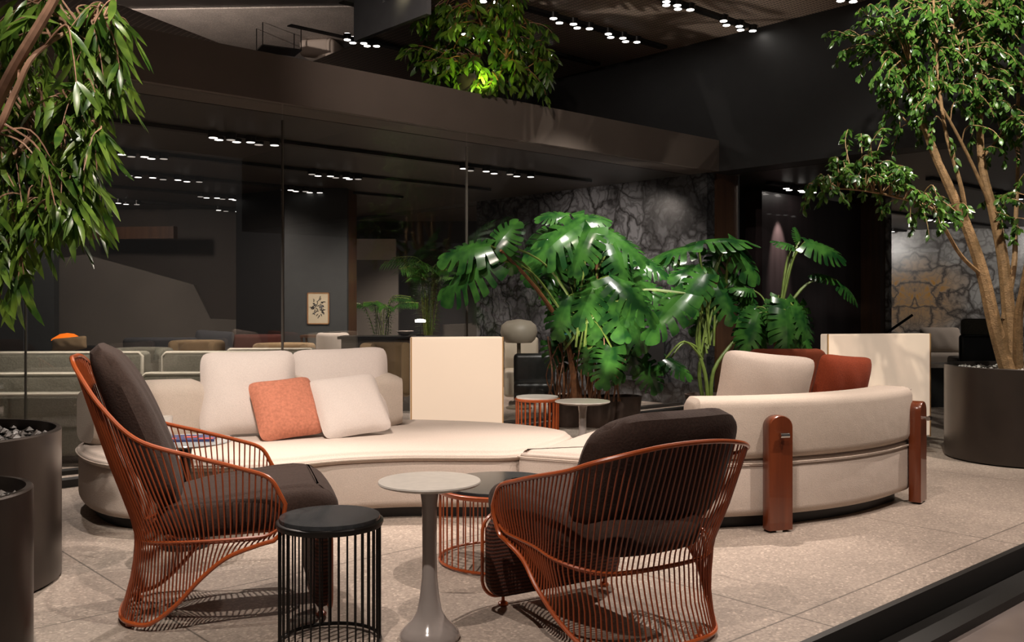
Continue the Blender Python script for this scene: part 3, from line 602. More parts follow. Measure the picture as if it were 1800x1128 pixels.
# ------------------------------------------------------------------ glowing screens
def screen(px0, px1, Y0, Y1, ztop, label, side=.16):
    a = V(((px0-900)/F*Y0, Y0, 0)); b = V(((px1-900)/F*Y1, Y1, 0)); d = b-a
    t = thing('screen_lamp', a, math.atan2(d.y, d.x), label, 'lamp')
    MB().rbox((0, 0, .10), (d.length, side, ztop), .012).build('linen_shade', 'screen', t)
    for x in (.0, d.length-.008): MB().box((x-.002, -.003, .09), (x+.008, .006, ztop+.002)).build('shade_edge', 'screenframe', t)
    for (x, y) in ((.05, .03), (d.length-.05, .03), (.05, side-.03), (d.length-.05, side-.03)): MB().tube([(x, y, 0), (x, y, .1)], .006, 8).build('leg', 'blackmetal', t)
    l = bpy.data.lights.new('screen_glow', 'POINT'); l.energy = 14; l.color = (1, .78, .55); l.shadow_soft_size = .1
    return t
screen(722, 885, 7.15, 7.25, .95, 'glowing cream linen screen lamp behind the left sofa')
screen(1455, 1636, 7.75, 7.95, .955, 'glowing cream linen screen lamp behind the right sofa', .12)

# ------------------------------------------------------------------ pots
def planter(loc, R, h, soilm, name='planter', label=None, cat='planter', root=None):
    t = root or thing(name, loc, 0, label, cat)
    MB().lathe([(R*.96, 0), (R, .012), (R, h-.006), (R-.006, h), (R-.022, h), (R-.022, h-.05)], 72, cap=False).lathe([(R*.96, 0), (.01, .001)], 72, cap=False).build('planter_pot', 'pot', t)
    MB().lathe([(R-.02, h-.05), (.01, h-.045)], 72, cap=False).build('soil', 'soil', t)
    rnd = random.Random(int(R*1000)); mb = MB()
    for k in range(int(520*R)):
        a = rnd.random()*2*PI; r = (R-.05)*math.sqrt(rnd.random()); s = rnd.uniform(.012, .026)
        c = V((r*math.cos(a), r*math.sin(a), h-.042+rnd.random()*.015)); vs = []
        for (x, y, z) in ((1, 0, 0), (0, 1, 0), (-1, 0, 0), (0, -1, 0), (0, 0, .7), (0, 0, -.7)):
            vs.append(c+V((x, y, z))*s*rnd.uniform(.7, 1.3))
        mb.add(vs, [(0, 1, 4), (1, 2, 4), (2, 3, 4), (3, 0, 4), (1, 0, 5), (2, 1, 5), (3, 2, 5), (0, 3, 5)])
    tag(mb.build('pebbles', soilm, t), kind='stuff')
    return t
planter((-1.83, 2.95, 0), .30, .615, 'gravel', label='near bronze cylinder planter filled with slate chips at the left edge')

# ------------------------------------------------------------------ foliage helpers
def leaf(mb, base, d, nrm, L, W, n=4, bend=.25, fold=.15, shape=1.0):
    d = V(d).normalized(); nrm = V(nrm); nrm = (nrm-d*nrm.dot(d)); nrm = nrm.normalized() if nrm.length > 1e-4 else d.orthogonal().normalized(); s = nrm.cross(d)
    vs = []; 
    for i in range(n+1):
        t = i/n; wd = W/2*math.sin(PI*min(1, .04+t**shape*.96))**.8
        p = V(base)+d*(L*t)-nrm*(bend*L*t*t)
        vs += [p+s*wd-nrm*(fold*-wd), p, p-s*wd-nrm*(fold*-wd)]
    fs = []
    for i in range(n): a = i*3; fs += [(a, a+1, a+4, a+3), (a+1, a+2, a+5, a+4)]
    mb.add(vs, fs)
def monstera(mb, base, d, nrm, L, rnd, W=None, droop=.35, fold=.22):
    d = V(d).normalized(); nrm = V(nrm); nrm = (nrm-d*nrm.dot(d)).normalized(); s = nrm.cross(d); W = W or L*1.0
    base = V(base); ph = rnd.uniform(0, 6)
    def P(t, r, sg):          # t along rib, r outwards
        wd = (math.sin(PI*(.16+.84*min(1, max(0, t))))**.55)
        y = W/2*wd*math.sin(min(r, 1.1)*1.35)/.976*sg; x = L*(t*.90+.16*r*r*t+.05*r-.24*r*(1-t)**2.5)
        z = -droop*L*max(0, x/L)**2*.7-fold*1.5*W/2*(abs(y)/(W/2))**2.0-.04*L*r+.016*L*math.sin(t*9+ph)*r
        return base+d*x+s*y+nrm*z
    for sg in (1, -1):
        NL = rnd.choice((6, 7, 8)); cut = [0]+[(i+rnd.uniform(-.18, .18))/NL for i in range(1, NL)]+[1]
        for i in range(NL):
            t0, t1 = cut[i], cut[i+1]; g = (t1-t0); ga = 0 if i == 0 else rnd.choice((.12, .26, .4))*g; gb = 0 if i == NL-1 else rnd.choice((.04, .14, .22))*g
            j0 = rnd.uniform(.2, .36); e = rnd.uniform(.95, 1.06)
            cols = [(0, t0, t1), (j0*.5, t0, t1), (j0, t0, t1), (j0+.12, t0+ga*.7, t1-gb*.7), (.8, t0+ga, t1-gb), (.93*e, t0+ga*1.15, t1-gb*1.3-.02*g), (1.0*e, t0+ga*1.3+.16*g, t1-gb-.14*g)]
            vs = []
            for (r, a, b) in cols: vs += [P(a, r, sg), P((a+b)/2, r+.012*(r > .5), sg), P(b, r, sg)]
            fs = []
            for j in range(6):
                for k in range(2):
                    q = (j*3+k, j*3+k+1, j*3+k+4, j*3+k+3); fs.append(q if sg < 0 else q[::-1])
            mb.add(vs, fs)
def px_leafset(lst, Yc, rnd, mb, stems, origin, sr=.009, Wf=1.0):
    for it in lst:
        bx, by, tx, ty, dy = it[:5]; Y = Yc+dy; b = atY(bx, by, Y); e = atY(tx, ty, Y); d = e-b; L = max(d.length, .1)
        tw = it[5] if len(it) > 5 else -.25; d = d+V((0, tw*L, 0)); nr = it[6] if len(it) > 6 else (0, -.75, .8)
        monstera(mb, b, d, V(nr)+V((rnd.uniform(-.25, .25), 0, 0)), d.length, rnd, droop=rnd.uniform(.2, .5), W=d.length*rnd.uniform(.75, 1.0)*Wf)
        og = origin(b) if callable(origin) else V(origin)
        mid = (og+b)/2+V((0, 0, .12+.1*rnd.random()))
        stems.tube(catmull([og, mid, b], 5), [sr*1.2]*5+[sr]*5+[sr*.7], 6)
# --- central monstera
rnd = random.Random(11)
Yc = 8.75
def flpt(px, Y): return V(((px-900)/F*Y, Y, 0))
mp = flpt(1040, 9.25)
t = thing('potted_monstera', mp, 0, 'tallest monstera with glossy split leaves in front of the glass, at the centre', 'plant')
def rel(mb, o): return mb.xf(lambda p: p-o)
lm = MB(); sm = MB()
org = lambda b: atY(1000+rnd.uniform(-12, 40), 600+rnd.uniform(-40, 20), Yc+rnd.uniform(-.1, .2))
px_leafset([(862, 432, 772, 438, -.75, .1), (868, 440, 905, 385, -.7, .1), (862, 455, 768, 508, -.75, 0), (890, 430, 905, 475, -.6),
 (1030, 388, 935, 440, -.3), (1010, 385, 1065, 378, -.1), (1000, 378, 950, 372, 0), (1055, 405, 1135, 440, -.2), (1040, 400, 1000, 470, -.4), (985, 400, 925, 450, .1), (1060, 420, 1105, 480, .1),
 (975, 440, 960, 520, -.1), (1010, 450, 1000, 530, .0), (1060, 450, 1055, 530, .1), (950, 440, 935, 500, .2), (1090, 460, 1140, 520, 0),
 (1070, 485, 1155, 545, -.4), (1050, 490, 1010, 560, -.3), (1080, 500, 1100, 590, -.2), (1000, 520, 975, 585, -.2), (1040, 530, 1050, 610, 0), (1120, 500, 1190, 520, .1), (1095, 540, 1130, 610, .2),
 (1205, 515, 1130, 580, -.2), (1180, 515, 1225, 545, 0), (1060, 570, 1085, 640, .1), (1020, 560, 1000, 620, .2), (1100, 600, 1120, 650, .3), (1045, 590, 1030, 650, 0), (1075, 610, 1060, 675, -.1), (1110, 450, 1170, 470, .3)]+[(x, y, x+rnd.uniform(-35, 35), y+rnd.uniform(35, 70), rnd.uniform(-.3, .35), rnd.uniform(-.5, .1)) for x, y in [(rnd.uniform(955, 1130), rnd.uniform(420, 640)) for _ in range(10)]], Yc, rnd, lm, sm, org, .010)
rel(lm, mp).build('foliage', 'leafM', t); rel(sm, mp).build('petioles', 'stem', t)
tr = MB()
for P_ in ([(1010, 700, .1), (1005, 640, 0), (990, 580, 0), (960, 530, -.25), (920, 480, -.5), (880, 440, -.72)], [(1040, 700, .2), (1030, 620, .1), (1045, 540, .1), (1050, 450, 0)], [(1020, 700, .2), (1000, 610, .1), (1000, 500, .1), (1010, 400, 0)]):
    C = catmull([atY(x, y, Yc+dy)-mp for x, y, dy in P_], 5); tr.tube(C, [.030-.018*i/len(C) for i in range(len(C))], 8)
tr.build('trunk', 'root', t)
rt = MB()
for k in range(34):
    x0 = rnd.uniform(965, 1090); P_ = [atY(x0+rnd.uniform(-30, 30)*.4, 590+rnd.uniform(0, 50), Yc+.1+rnd.uniform(-.2, .2)), atY(x0+rnd.uniform(-12, 12), 660, Yc+.1+rnd.uniform(-.15, .15)), atY(x0+rnd.uniform(-10, 10), 705, Yc+.2)]
    rt.tube([p-mp for p in catmull(P_, 4)], rnd.uniform(.005, .011), 5)
rt.build('aerial_roots', 'root', t)
for (dx, R) in ((-.22, .17), (.08, .20), (.33, .17)):
    MB().lathe([(R*.75, 0), (R*.9, .1), (R, .28), (R*.98, .3), (R*.9, .3), (R*.88, .26), (.01, .26)], 32, (dx, .05+.1*abs(dx), 0)).build('pot', 'terracotta', t)
MB().tube([atY(985, 588, Yc-.04)-mp, atY(1005, 584, Yc-.04)-mp], .012, 8).build('tie', 'teal', t)
# --- middle monstera
mp = flpt(1240, 9.5); Y2 = 9.4
t = thing('potted_monstera', mp, 0, 'middle monstera whose leaves hang over the left end of the right sofa', 'plant')
lm = MB(); sm = MB(); org = lambda b: atY(1235+rnd.uniform(-10, 20), 600+rnd.uniform(-20, 40), Y2)
px_leafset([(1225, 425, 1320, 400, -.1, 0, (0, -.3, 1)), (1280, 425, 1335, 480, 0), (1270, 440, 1240, 490, .1), (1250, 470, 1180, 475, 0), (1240, 480, 1195, 540, -.2), (1280, 480, 1320, 520, .1), (1230, 430, 1150, 440, .2, 0, (0, -.5, 1)),
 (1215, 470, 1215, 540, .2), (1260, 500, 1290, 560, 0), (1180, 450, 1120, 480, .3), (1250, 520, 1220, 580, .1), (1170, 630, 1215, 655, -.2), (1300, 520, 1340, 560, .2), (1175, 635, 1150, 650, -.1)], Y2, rnd, lm, sm, org, .010)
rel(lm, mp).build('foliage', 'leafM', t); rel(sm, mp).build('petioles', 'stem', t)
tr = MB()
for P_ in ([(1245, 720, 0), (1240, 660, 0), (1225, 600, 0), (1235, 540, 0), (1245, 480, 0)], [(1250, 720, 0), (1255, 650, 0), (1300, 590, .1), (1340, 560, .1)], [(1240, 720, .1), (1230, 640, .1), (1270, 540, .1), (1280, 440, 0)]):
    C = catmull([atY(x, y, Y2+dy)-mp for x, y, dy in P_], 5); tr.tube(C, [.022-.010*i/len(C) for i in range(len(C))], 8)
tr.build('trunk', 'stem', t)
MB().lathe([(.15, 0), (.2, .25), (.21, .3), (.19, .3), (.18, .26), (.01, .26)], 32).build('pot', 'terracotta', t)
# --- right monstera
mp = flpt(1365, 9.4); Y3 = 9.3
t = thing('potted_monstera', mp, 0, 'monstera with three tall leaf stalks in front of the oak wall', 'plant')
lm = MB(); sm = MB()
px_leafset([(1395, 432, 1362, 418, 0, .2, (0, -.5, 1)), (1415, 425, 1482, 440, -.1), (1405, 425, 1400, 402, .1), (1470, 492, 1515, 520, 0, -.1, (0, -.4, 1)), (1465, 490, 1430, 478, 0)], Y3, rnd, lm, sm, lambda b: atY(1370, 560, Y3), .011)
for k in range(17):
    a = rnd.uniform(-1, 1); bx = 1365+a*42+rnd.uniform(-8, 8); by = 515+abs(a)*30+rnd.uniform(-10, 25)
    px_leafset([(bx, by, bx+a*30+rnd.uniform(-8, 8), by+rnd.uniform(45, 70), rnd.uniform(-.3, .3))], Y3, rnd, lm, sm, lambda b: atY(1365, 600, Y3), .008)
px_leafset([(1330, 540, 1295, 560, .1), (1325, 510, 1290, 500, .1), (1340, 590, 1310, 610, .2), (1400, 580, 1425, 610, .1)], Y3, rnd, lm, sm, lambda b: atY(1365, 600, Y3), .008)
rel(lm, mp).build('foliage', 'leafM', t); rel(sm, mp).build('petioles', 'stem', t)
MB().lathe([(.16, 0), (.21, .3), (.22, .36), (.2, .36), (.19, .32), (.01, .32)], 32).build('pot', 'terracotta', t)
MB().tube([(0, 0, .32), (.0, .02, .7), (0, .02, 1.1)], .022, 8).build('trunk', 'root', t)

# --- trees
def tree(root, o, skel, clusters, rnd, mb_leaf, leafL, leafW, hang, twr=.004, bark='bark', lmat='leafF', per=9):
    tk = MB(); pts = []
    for (P_, r0, r1) in skel:
        C = catmull([V(p) for p in P_], 5); n = len(C); tk.tube([p-o for p in C], [r0+(r1-r0)*i/(n-1) for i in range(n)], 8)
        for i, p in enumerate(C): pts.append((p, r0+(r1-r0)*i/(n-1)))
    tk.build('trunk', bark, root); tw = MB()
    for (c, rad, n) in clusters:
        for k in range(n):
            q = V((rnd.gauss(0, .5), rnd.gauss(0, .5), rnd.gauss(0, .5)))
            if q.length > 1.1: q = q.normalized()*1.05
            e = V((c.x+q.x*rad[0], c.y+q.y*rad[1], c.z+q.z*rad[2]))
            s = min(pts, key=lambda a: (a[0]-e).length+ (0 if a[1] < .02 else .15))[0]
            if (s-e).length > .9: s = e+(s-e).normalized()*.9
            mid = (s+e)/2+V((rnd.uniform(-.05, .05), rnd.uniform(-.05, .05), rnd.uniform(.0, .1)))
            C = catmull([s, mid, e, e+(e-mid).normalized()*.08-V((0, 0, hang*.12))], 4); tw.tube([p-o for p in C], [twr*1.6-twr*i/len(C) for i in range(len(C))], 4, cap=False)
            for j in range(per):
                f = rnd.uniform(.35, 1)*(len(C)-1); i = min(int(f), len(C)-2); p = C[i]+(C[i+1]-C[i])*(f-i)
                dd = (C[i+1]-C[i]).normalized()*.5+V((rnd.uniform(-1, 1), rnd.uniform(-1, 1), rnd.uniform(-.6, .5)))-V((0, 0, hang))
                L = leafL*rnd.uniform(.65, 1.2)
                leaf(mb_leaf, p-o, dd, (rnd.uniform(-.6, .6), rnd.uniform(-.9, .1), rnd.uniform(.3, 1)), L, leafW*L/leafL, 3 if leafL < .1 else 5, rnd.uniform(.05, .35))
    tw.build('twigs', bark, root); mb_leaf.build('foliage', lmat, root)
# fig tree, right
rnd = random.Random(5); tp = V((3.99, 7.38, 0)); R_ = .56
t = thing('potted_fig_tree', tp, 0, 'tall small-leaved fig tree in a round bronze planter at the right edge', 'tree')
planter(None, R_, .725, 'pebble', root=t)
def S(lst, Y=7.3): return [atY(x, y, Y+d) for x, y, d in lst]
sk = [(S([(1772, 655, 0), (1748, 570, 0), (1727, 480, 0), (1700, 400, 0), (1665, 320, 0), (1640, 265, 0), (1612, 190, 0), (1575, 100, .1)]), .062, .014),
 (S([(1782, 655, .1), (1772, 540, .1), (1762, 450, .1), (1745, 370, .1), (1725, 280, .1), (1722, 150, .1), (1718, 20, .1)]), .058, .016),
 (S([(1790, 655, 0), (1790, 560, -.1), (1800, 500, -.2), (1812, 420, -.3), (1830, 250, -.3)]), .04, .014),
 (S([(1765, 560, .1), (1782, 470, .1), (1785, 400, .2), (1790, 250, .3), (1788, 30, .3)]), .026, .010),
 (S([(1728, 485, 0), (1690, 450, -.1), (1660, 400, -.2), (1640, 368, -.25), (1590, 350, -.3), (1520, 335, -.35), (1450, 330, -.4)]), .017, .006),
 (S([(1700, 400, 0), (1690, 330, -.1), (1660, 220, -.1), (1645, 80, -.1), (1640, -30, 0)]), .020, .008),
 (S([(1665, 320, 0), (1635, 240, .1), (1590, 210, .1), (1565, 180, .1)]), .012, .005),
 (S([(1745, 370, .1), (1700, 270, 0), (1650, 180, -.1), (1600, 120, -.1)]), .016, .006),
 (S([(1725, 280, .1), (1770, 220, .2), (1800, 150, .2)]), .012, .006), (S([(1722, 200, .1), (1690, 100, 0), (1670, 20, 0)]), .012, .006)]
def CL(px, py, rx, ry, n, Y=7.25, dr=.35): c = atY(px, py, Y); return (c, (rx*Y/F, dr, ry*Y/F), n)
cl = [CL(1535, 50, 60, 55, 26), CL(1590, 100, 60, 60, 34), CL(1620, 30, 70, 50, 30), CL(1690, 70, 70, 80, 48), CL(1760, 90, 60, 90, 46), CL(1745, 20, 70, 50, 34), CL(1600, 180, 40, 40, 14), CL(1650, 140, 50, 40, 16), CL(1555, 140, 30, 35, 8),
 CL(1730, 170, 60, 40, 14), CL(1785, 230, 30, 80, 20), CL(1780, 350, 25, 50, 9), CL(1500, 300, 50, 26, 22, 6.95, .2), CL(1440, 322, 30, 20, 10, 6.9, .2), CL(1555, 300, 50, 35, 22, 7.0, .2), CL(1520, 240, 30, 22, 6, 7), CL(1615, 215, 40, 30, 5),
 CL(1590, 350, 40, 14, 8, 7), CL(1655, 372, 24, 12, 6, 7), CL(1700, 245, 50, 30, 4), CL(1575, 290, 30, 30, 6, 7), CL(1620, 380, 20, 15, 3, 7)]
tree(t, tp, sk, cl, rnd, MB(), .060, .029, .55, .0032, per=21)
# drooping tree, left
rnd = random.Random(8); tp = V((-2.47, 4.02, 0))
t = thing('potted_willow_fig', tp, 0, 'long-leaved drooping fig growing from the large bronze planter at the left edge', 'tree')
planter(None, .50, .655, 'gravel', root=t)
def S4(lst, Y=3.9): return [atY(x, y, Y+d) for x, y, d in lst]
sk = [([tp+V((0, 0, .6)), tp+V((-.1, 0, 1.2)), atY(-120, 330, 3.95), atY(-30, 220, 3.7), atY(30, 110, 3.55), atY(95, 0, 3.5), atY(120, -60, 3.5)], .04, .013),
 ([atY(-120, 330, 3.95), atY(-20, 250, 3.6), atY(25, 165, 3.55), atY(62, 95, 3.55), atY(140, 45, 3.7), atY(200, 30, 3.7)], .018, .005), ([atY(-120, 330, 3.95), atY(0, 290, 3.8), atY(70, 230, 3.8), atY(150, 205, 3.75)], .014, .004), ([atY(-120, 360, 3.95), atY(20, 400, 3.8), atY(60, 420, 3.8), atY(40, 440, 3.8)], .01, .003)]
cl = [CL(60, 30, 90, 50, 16, 3.8, .2), CL(150, 40, 70, 50, 16, 3.8, .2), CL(190, 50, 30, 45, 8, 3.75, .2), CL(160, 110, 45, 40, 10, 3.75, .2), CL(60, 200, 70, 60, 18, 3.85, .25), CL(140, 180, 60, 40, 14, 3.8, .2), CL(145, 240, 28, 40, 9, 3.7, .15), CL(60, 290, 60, 50, 18, 3.85, .2), CL(125, 300, 45, 40, 14, 3.75, .2), CL(100, 350, 80, 40, 15, 3.8, .2), CL(20, 380, 50, 40, 9, 3.8, .2), CL(20, 440, 35, 20, 7, 3.8, .1), CL(20, 120, 40, 60, 8, 3.9, .2)]
tree(t, tp, sk, cl, rnd, MB(), .155, .027, .75, .003, 'pinkbark', 'leafA', 9)
# plant on the upper level
rnd = random.Random(3); c = atY(845, 165, 8.9); tp = V((c.x, 8.9, ZF))
t = thing('potted_umbrella_plant', tp, 0, 'bushy umbrella plant lit yellow green on top of the beam', 'plant')
sk = [([tp+V((-.15, 0, .1)), atY(850, 60, 8.9), atY(810, -20, 8.9)], .02, .008), ([tp+V((.15, 0, .1)), atY(890, 100, 8.9), atY(900, -20, 8.9)], .02, .008), ([tp+V((.1, 0, .1)), atY(940, 110, 8.9)], .012, .005)]
cl = [CL(780, 60, 55, 60, 30, 8.9, .3), CL(840, 40, 60, 60, 34, 8.9, .3), CL(900, 50, 55, 70, 34, 8.9, .3), CL(800, 120, 60, 30, 26, 8.8, .25), CL(850, 140, 50, 30, 26, 8.8, .25), CL(920, 120, 45, 40, 22, 8.9, .25), CL(750, 90, 25, 40, 8, 8.9, .2), CL(960, 90, 20, 30, 5, 8.9, .2)]
tree(t, tp, sk, cl, rnd, MB(), .12, .042, .5, .004, 'root', 'leafU', 11)
MB().lathe([(.2, 0), (.25, .2), (.25, .22), (.23, .22), (.22, .18), (.01, .18)], 28).build('pot', 'pot', t)
spot((c.x+.05, 8.35, 3.2), (c.x-.05, 9.0, 3.5), 22, 110, .7, .02, (.8, 1, .2)); spot((c.x-.6, 8.2, 4.2), (c.x-.3, 9.0, 3.6), 150, 80, .7, .03, (1, .85, .5))

# ------------------------------------------------------------------ furniture behind the glass
def lounge_sofa(px, Y, w, label, deg, tiers, mat='olive', name='sectional_sofa', gap=.0, pip=True):
    """sofa seen from behind: back panel and stepped back cushions"""
    b = flpt(px, Y); t = thing(name, b, math.radians(deg), label, 'sofa')
    for i, (nm, y0, y1, z0, z1, w0, w1) in enumerate(tiers):
        MB().rbox((w0*w, y0, z0), (w1*w, y1, z1), .045).build(nm, mat, t)
        if pip:
            r = .019; a = w0*w+.02; c = w1*w-.02
            MB().tube([(a, y0+.01, z0+.04), (a, y0+.01, z1-.04), (a+.03, y0+.012, z1-.01), (c-.03, y0+.012, z1-.01), (c, y0+.01, z1-.04), (c, y0+.01, z0+.04)], r*.8, 6).build('piping', 'piping', t)
    return t
b0 = at(0, 826, 0)
T_ = [('back_panel', 0, .16, .06, .54, -.5, .5), ('seat_base', .16, 1.9, .08, .40, -.5, .5), ('lower_back_cushion', .62, .82, .36, .645, -.49, .09), ('lower_back_cushion', .62, .82, .36, .645, .10, .49), ('upper_back_cushion', 1.15, 1.36, .38, .79, -.45, .05), ('upper_back_cushion', 1.15, 1.36, .38, .79, .10, .48)]
lounge_sofa(130, 7.05, 2.7, 'large grey-green sectional sofa behind the glass at the left', 3, T_)
lounge_sofa(475, 9.5, .9, 'second grey-green sofa behind the glass, between the two big cushions', 4, [('back_panel', 0, .15, .02, .76, -.5, .5), ('seat_base', .15, .9, .04, .4, -.5, .5)])
def round_chair(px, py, Y, w, mat, label, name='lounge_chair', cat='armchair', deg=180, h=None):
    """low tub chair; py is the row of the top of its back"""
    p = atY(px, py, Y); t = thing(name, (p.x, Y, 0), math.radians(deg), label, cat); H = h or p.z
    P = [(w*.5*math.cos(a), w*.42*math.sin(a), 0) for a in [math.radians(-35+250*i/14) for i in range(15)]]
    MB().sweep(P, sec_r(-.05, .05, .28, H, .045), .03).build('backrest', mat, t)
    MB().lathe([(w*.36, .2), (w*.42, .24), (w*.42, .38), (w*.38, .42), (.01, .43)], 28).build('seat', mat, t)
    for a in (45, 135, 225, 315): MB().tube([(w*.3*math.cos(math.radians(a)), w*.3*math.sin(math.radians(a)), 0), (w*.28*math.cos(math.radians(a)), w*.28*math.sin(math.radians(a)), .22)], .014, 8).build('leg', 'blackmetal', t)
    return t
round_chair(251, 611, 9.6, .5, 'olive', 'low olive tub chair behind the grey-green sofa', deg=0)
round_chair(346, 598, 10.3, .5, 'tan', 'tan tub chair draped with beige fabric beyond the glass', deg=0)
round_chair(500, 603, 10.9, .62, 'tan', 'low tan round chair behind the second grey-green sofa', deg=0)
lounge_sofa(275, 11.3, .85, 'charcoal low sofa beyond the olive tub chair', -2, [('backrest', 0, .25, .1, .80, -.5, .5), ('seat_base', .25, .9, .1, .4, -.5, .5)], 'greyf', 'low_sofa', pip=False)
lounge_sofa(160, 10.7, .42, 'near-black low sofa beside the orange lamp', -2, [('backrest', 0, .2, .1, .73, -.5, .5), ('seat_base', .2, .8, .1, .4, -.5, .5)], 'dkleather', 'low_sofa', pip=False)
lounge_sofa(450, 11.6, .6, 'dark maroon sofa at the back of the lounge', 0, [('backrest', 0, .22, .1, .83, -.5, .5), ('seat_base', .22, .9, .1, .4, -.5, .5)], 'maroon', 'low_sofa', pip=False)
cushion(370, 640, .43, .5, .42, .16, 'greyf', 'charcoal cushion leaning on the sofa beyond the tan chair', 0, 15, 4, Y=11.5)
cushion(122, 618, .5, .36, .14, .12, 'tan', 'small taupe cushion beside the orange lamp', 0, 10, -6, Y=9.4)
tl = thing('orange_lamp', atY(118, 560, 10.3)*1, 0, 'orange glowing disc shade of a low lamp at the far left', 'lamp'); p = atY(118, 598, 10.3); tl.location = (p.x, p.y, 0)
MB().lathe([(.16, p.z), (.15, p.z+.02), (.07, p.z+.07), (.005, p.z+.08)], 28).build('lamp_shade', 'orange', tl); MB().tube([(0, 0, .02), (0, 0, p.z)], .012, 8).build('stem', 'blackmetal', tl); MB().lathe([(.14, 0), (.14, .02)], 24).build('base', 'blackmetal', tl)
# framed print
p = atY(557, 570, 12.4); t = thing('framed_print', (p.x, 12.479, p.z), 0, 'small framed black and white print of swirling shapes on the charcoal wall', 'picture')
w_, h_ = .29, .42
MB().box((-w_/2, 0, 0), (w_/2, .02, .014)).box((-w_/2, 0, h_-.014), (w_/2, .02, h_)).box((-w_/2, 0, 0), (-w_/2+.014, .02, h_)).box((w_/2-.014, 0, 0), (w_/2, .02, h_)).build('frame', 'frame', t)
MB().box((-w_/2+.01, .006, .01), (w_/2-.01, .016, h_-.01)).build('paper', 'paper', t)
rnd = random.Random(2); mk = MB()
for k in range(46):
    a = rnd.uniform(0, 2*PI); r = math.sqrt(rnd.random()); x = .088*r*math.cos(a); z = .225+.14*r*math.sin(a); q = rnd.uniform(0, PI); l = rnd.uniform(.012, .024)
    mk.tube([(x-l*math.cos(q), .004, z-l*math.sin(q)), (x+.008*math.sin(q), .004, z+.006), (x+l*math.cos(q), .004, z+l*math.sin(q))], .005, 5)
mk.build('ink_shapes', 'blackmetal', t)
spot((p.x+.1, 11.6, 2.66), (p.x, 12.4, 1.15), 12, 40, .8, .02)
# counter, desk lamp, chairs
p = atY(700, 592, 10.6); t = thing('console_counter', (p.x, 10.6, 0), math.radians(2), 'long pale wood counter behind the left sofa', 'counter')
MB().box((-.68, 0, .81), (.72, .5, .84)).build('worktop', 'blackmetal', t); MB().box((-.64, .03, 0), (.68, .47, .81)).build('front_panel', 'greige', t)
p = atY(738, 563, 10.8); t = thing('desk_lamp', (p.x, 10.85, .84), 0, 'small desk lamp with a bright flat head on the pale counter', 'lamp')
MB().lathe([(.05, 0), (.05, .012)], 20).build('base', 'blackmetal', t); MB().tube([(0, 0, .01), (0, 0, p.z-.84)], .005, 6).build('stem', 'blackmetal', t); MB().lathe([(.06, p.z-.86), (.06, p.z-.835), (.02, p.z-.825)], 20).build('lamp_head', 'lamp', t)
p = atY(711, 583, 10.8); t = thing('bowl', (p.x, 10.85, .84), 0, 'grey shallow bowl on the counter left of the desk lamp', 'bowl'); MB().lathe([(.04, 0), (.085, .04), (.1, .055), (.09, .055), (.02, .01)], 24).build('bowl_body', 'lgrey', t)
round_chair(678, 602, 9.4, .42, 'tan', 'beige tub chair in front of the pale counter', deg=30)
round_chair(585, 577, 11.4, .3, 'lgrey', 'small grey swivel chair under the framed print', deg=200, h=.86)
t = thing('side_table', flpt(549, 11.5), 0, 'small brown side table under the framed print', 'table'); MB().box((-.12, -.15, .80), (.12, .15, .83)).build('tabletop', 'brownwood', t)
for (x, y) in ((-.1, -.13), (.1, -.13), (.1, .13), (-.1, .13)): MB().box((x-.012, y-.012, 0), (x+.012, y+.012, .8)).build('leg', 'brownwood', t)
# palms
def palm(px, Y, z0, n, Lf, label, rnd, mat='leafP', h=.6):
    b = flpt(px, Y); t = thing('potted_palm', b, 0, label, 'plant'); lf = MB(); st_ = MB()
    for k in range(n):
        a = 2*PI*k/n+rnd.uniform(-.3, .3); el = rnd.uniform(.5, 1.35); L = Lf*rnd.uniform(.7, 1.1); hz = V((math.cos(a), math.sin(a), 0))
        C = catmull([V((0, 0, .35)), hz*.08+V((0, 0, z0*rnd.uniform(.5, 1))), hz*L*.5*math.cos(el)+V((0, 0, z0+L*.5*math.sin(el))), hz*L*1.0*math.cos(el*.7)+V((0, 0, z0+L*.55*math.sin(el)))], 6)
        st_.tube(C, .006, 5)
        for i in range(6, len(C)-1):
            d = (C[i+1]-C[i]).normalized(); sd = d.cross(V((0, 0, 1))).normalized()
            for sg in (1, -1):
                for q in (0, .5): leaf(lf, C[i]+(C[i+1]-C[i])*q, d*.6+sd*sg-V((0, 0, .35)), (0, 0, 1), L*.27, .022, 2, .3)
    st_.build('stalks', 'stem', t); lf.build('foliage', mat, t); MB().lathe([(.14, 0), (.19, .3), (.2, .36), (.18, .36), (.17, .33), (.01, .33)], 28).build('pot', 'pot', t)
rnd = random.Random(21)
palm(672, 13.3, 1.0, 11, .6, 'bright green palm behind the pale counter', rnd); palm(752, 13.8, 1.4, 20, .82, 'large dark palm right of the greige panel', rnd)
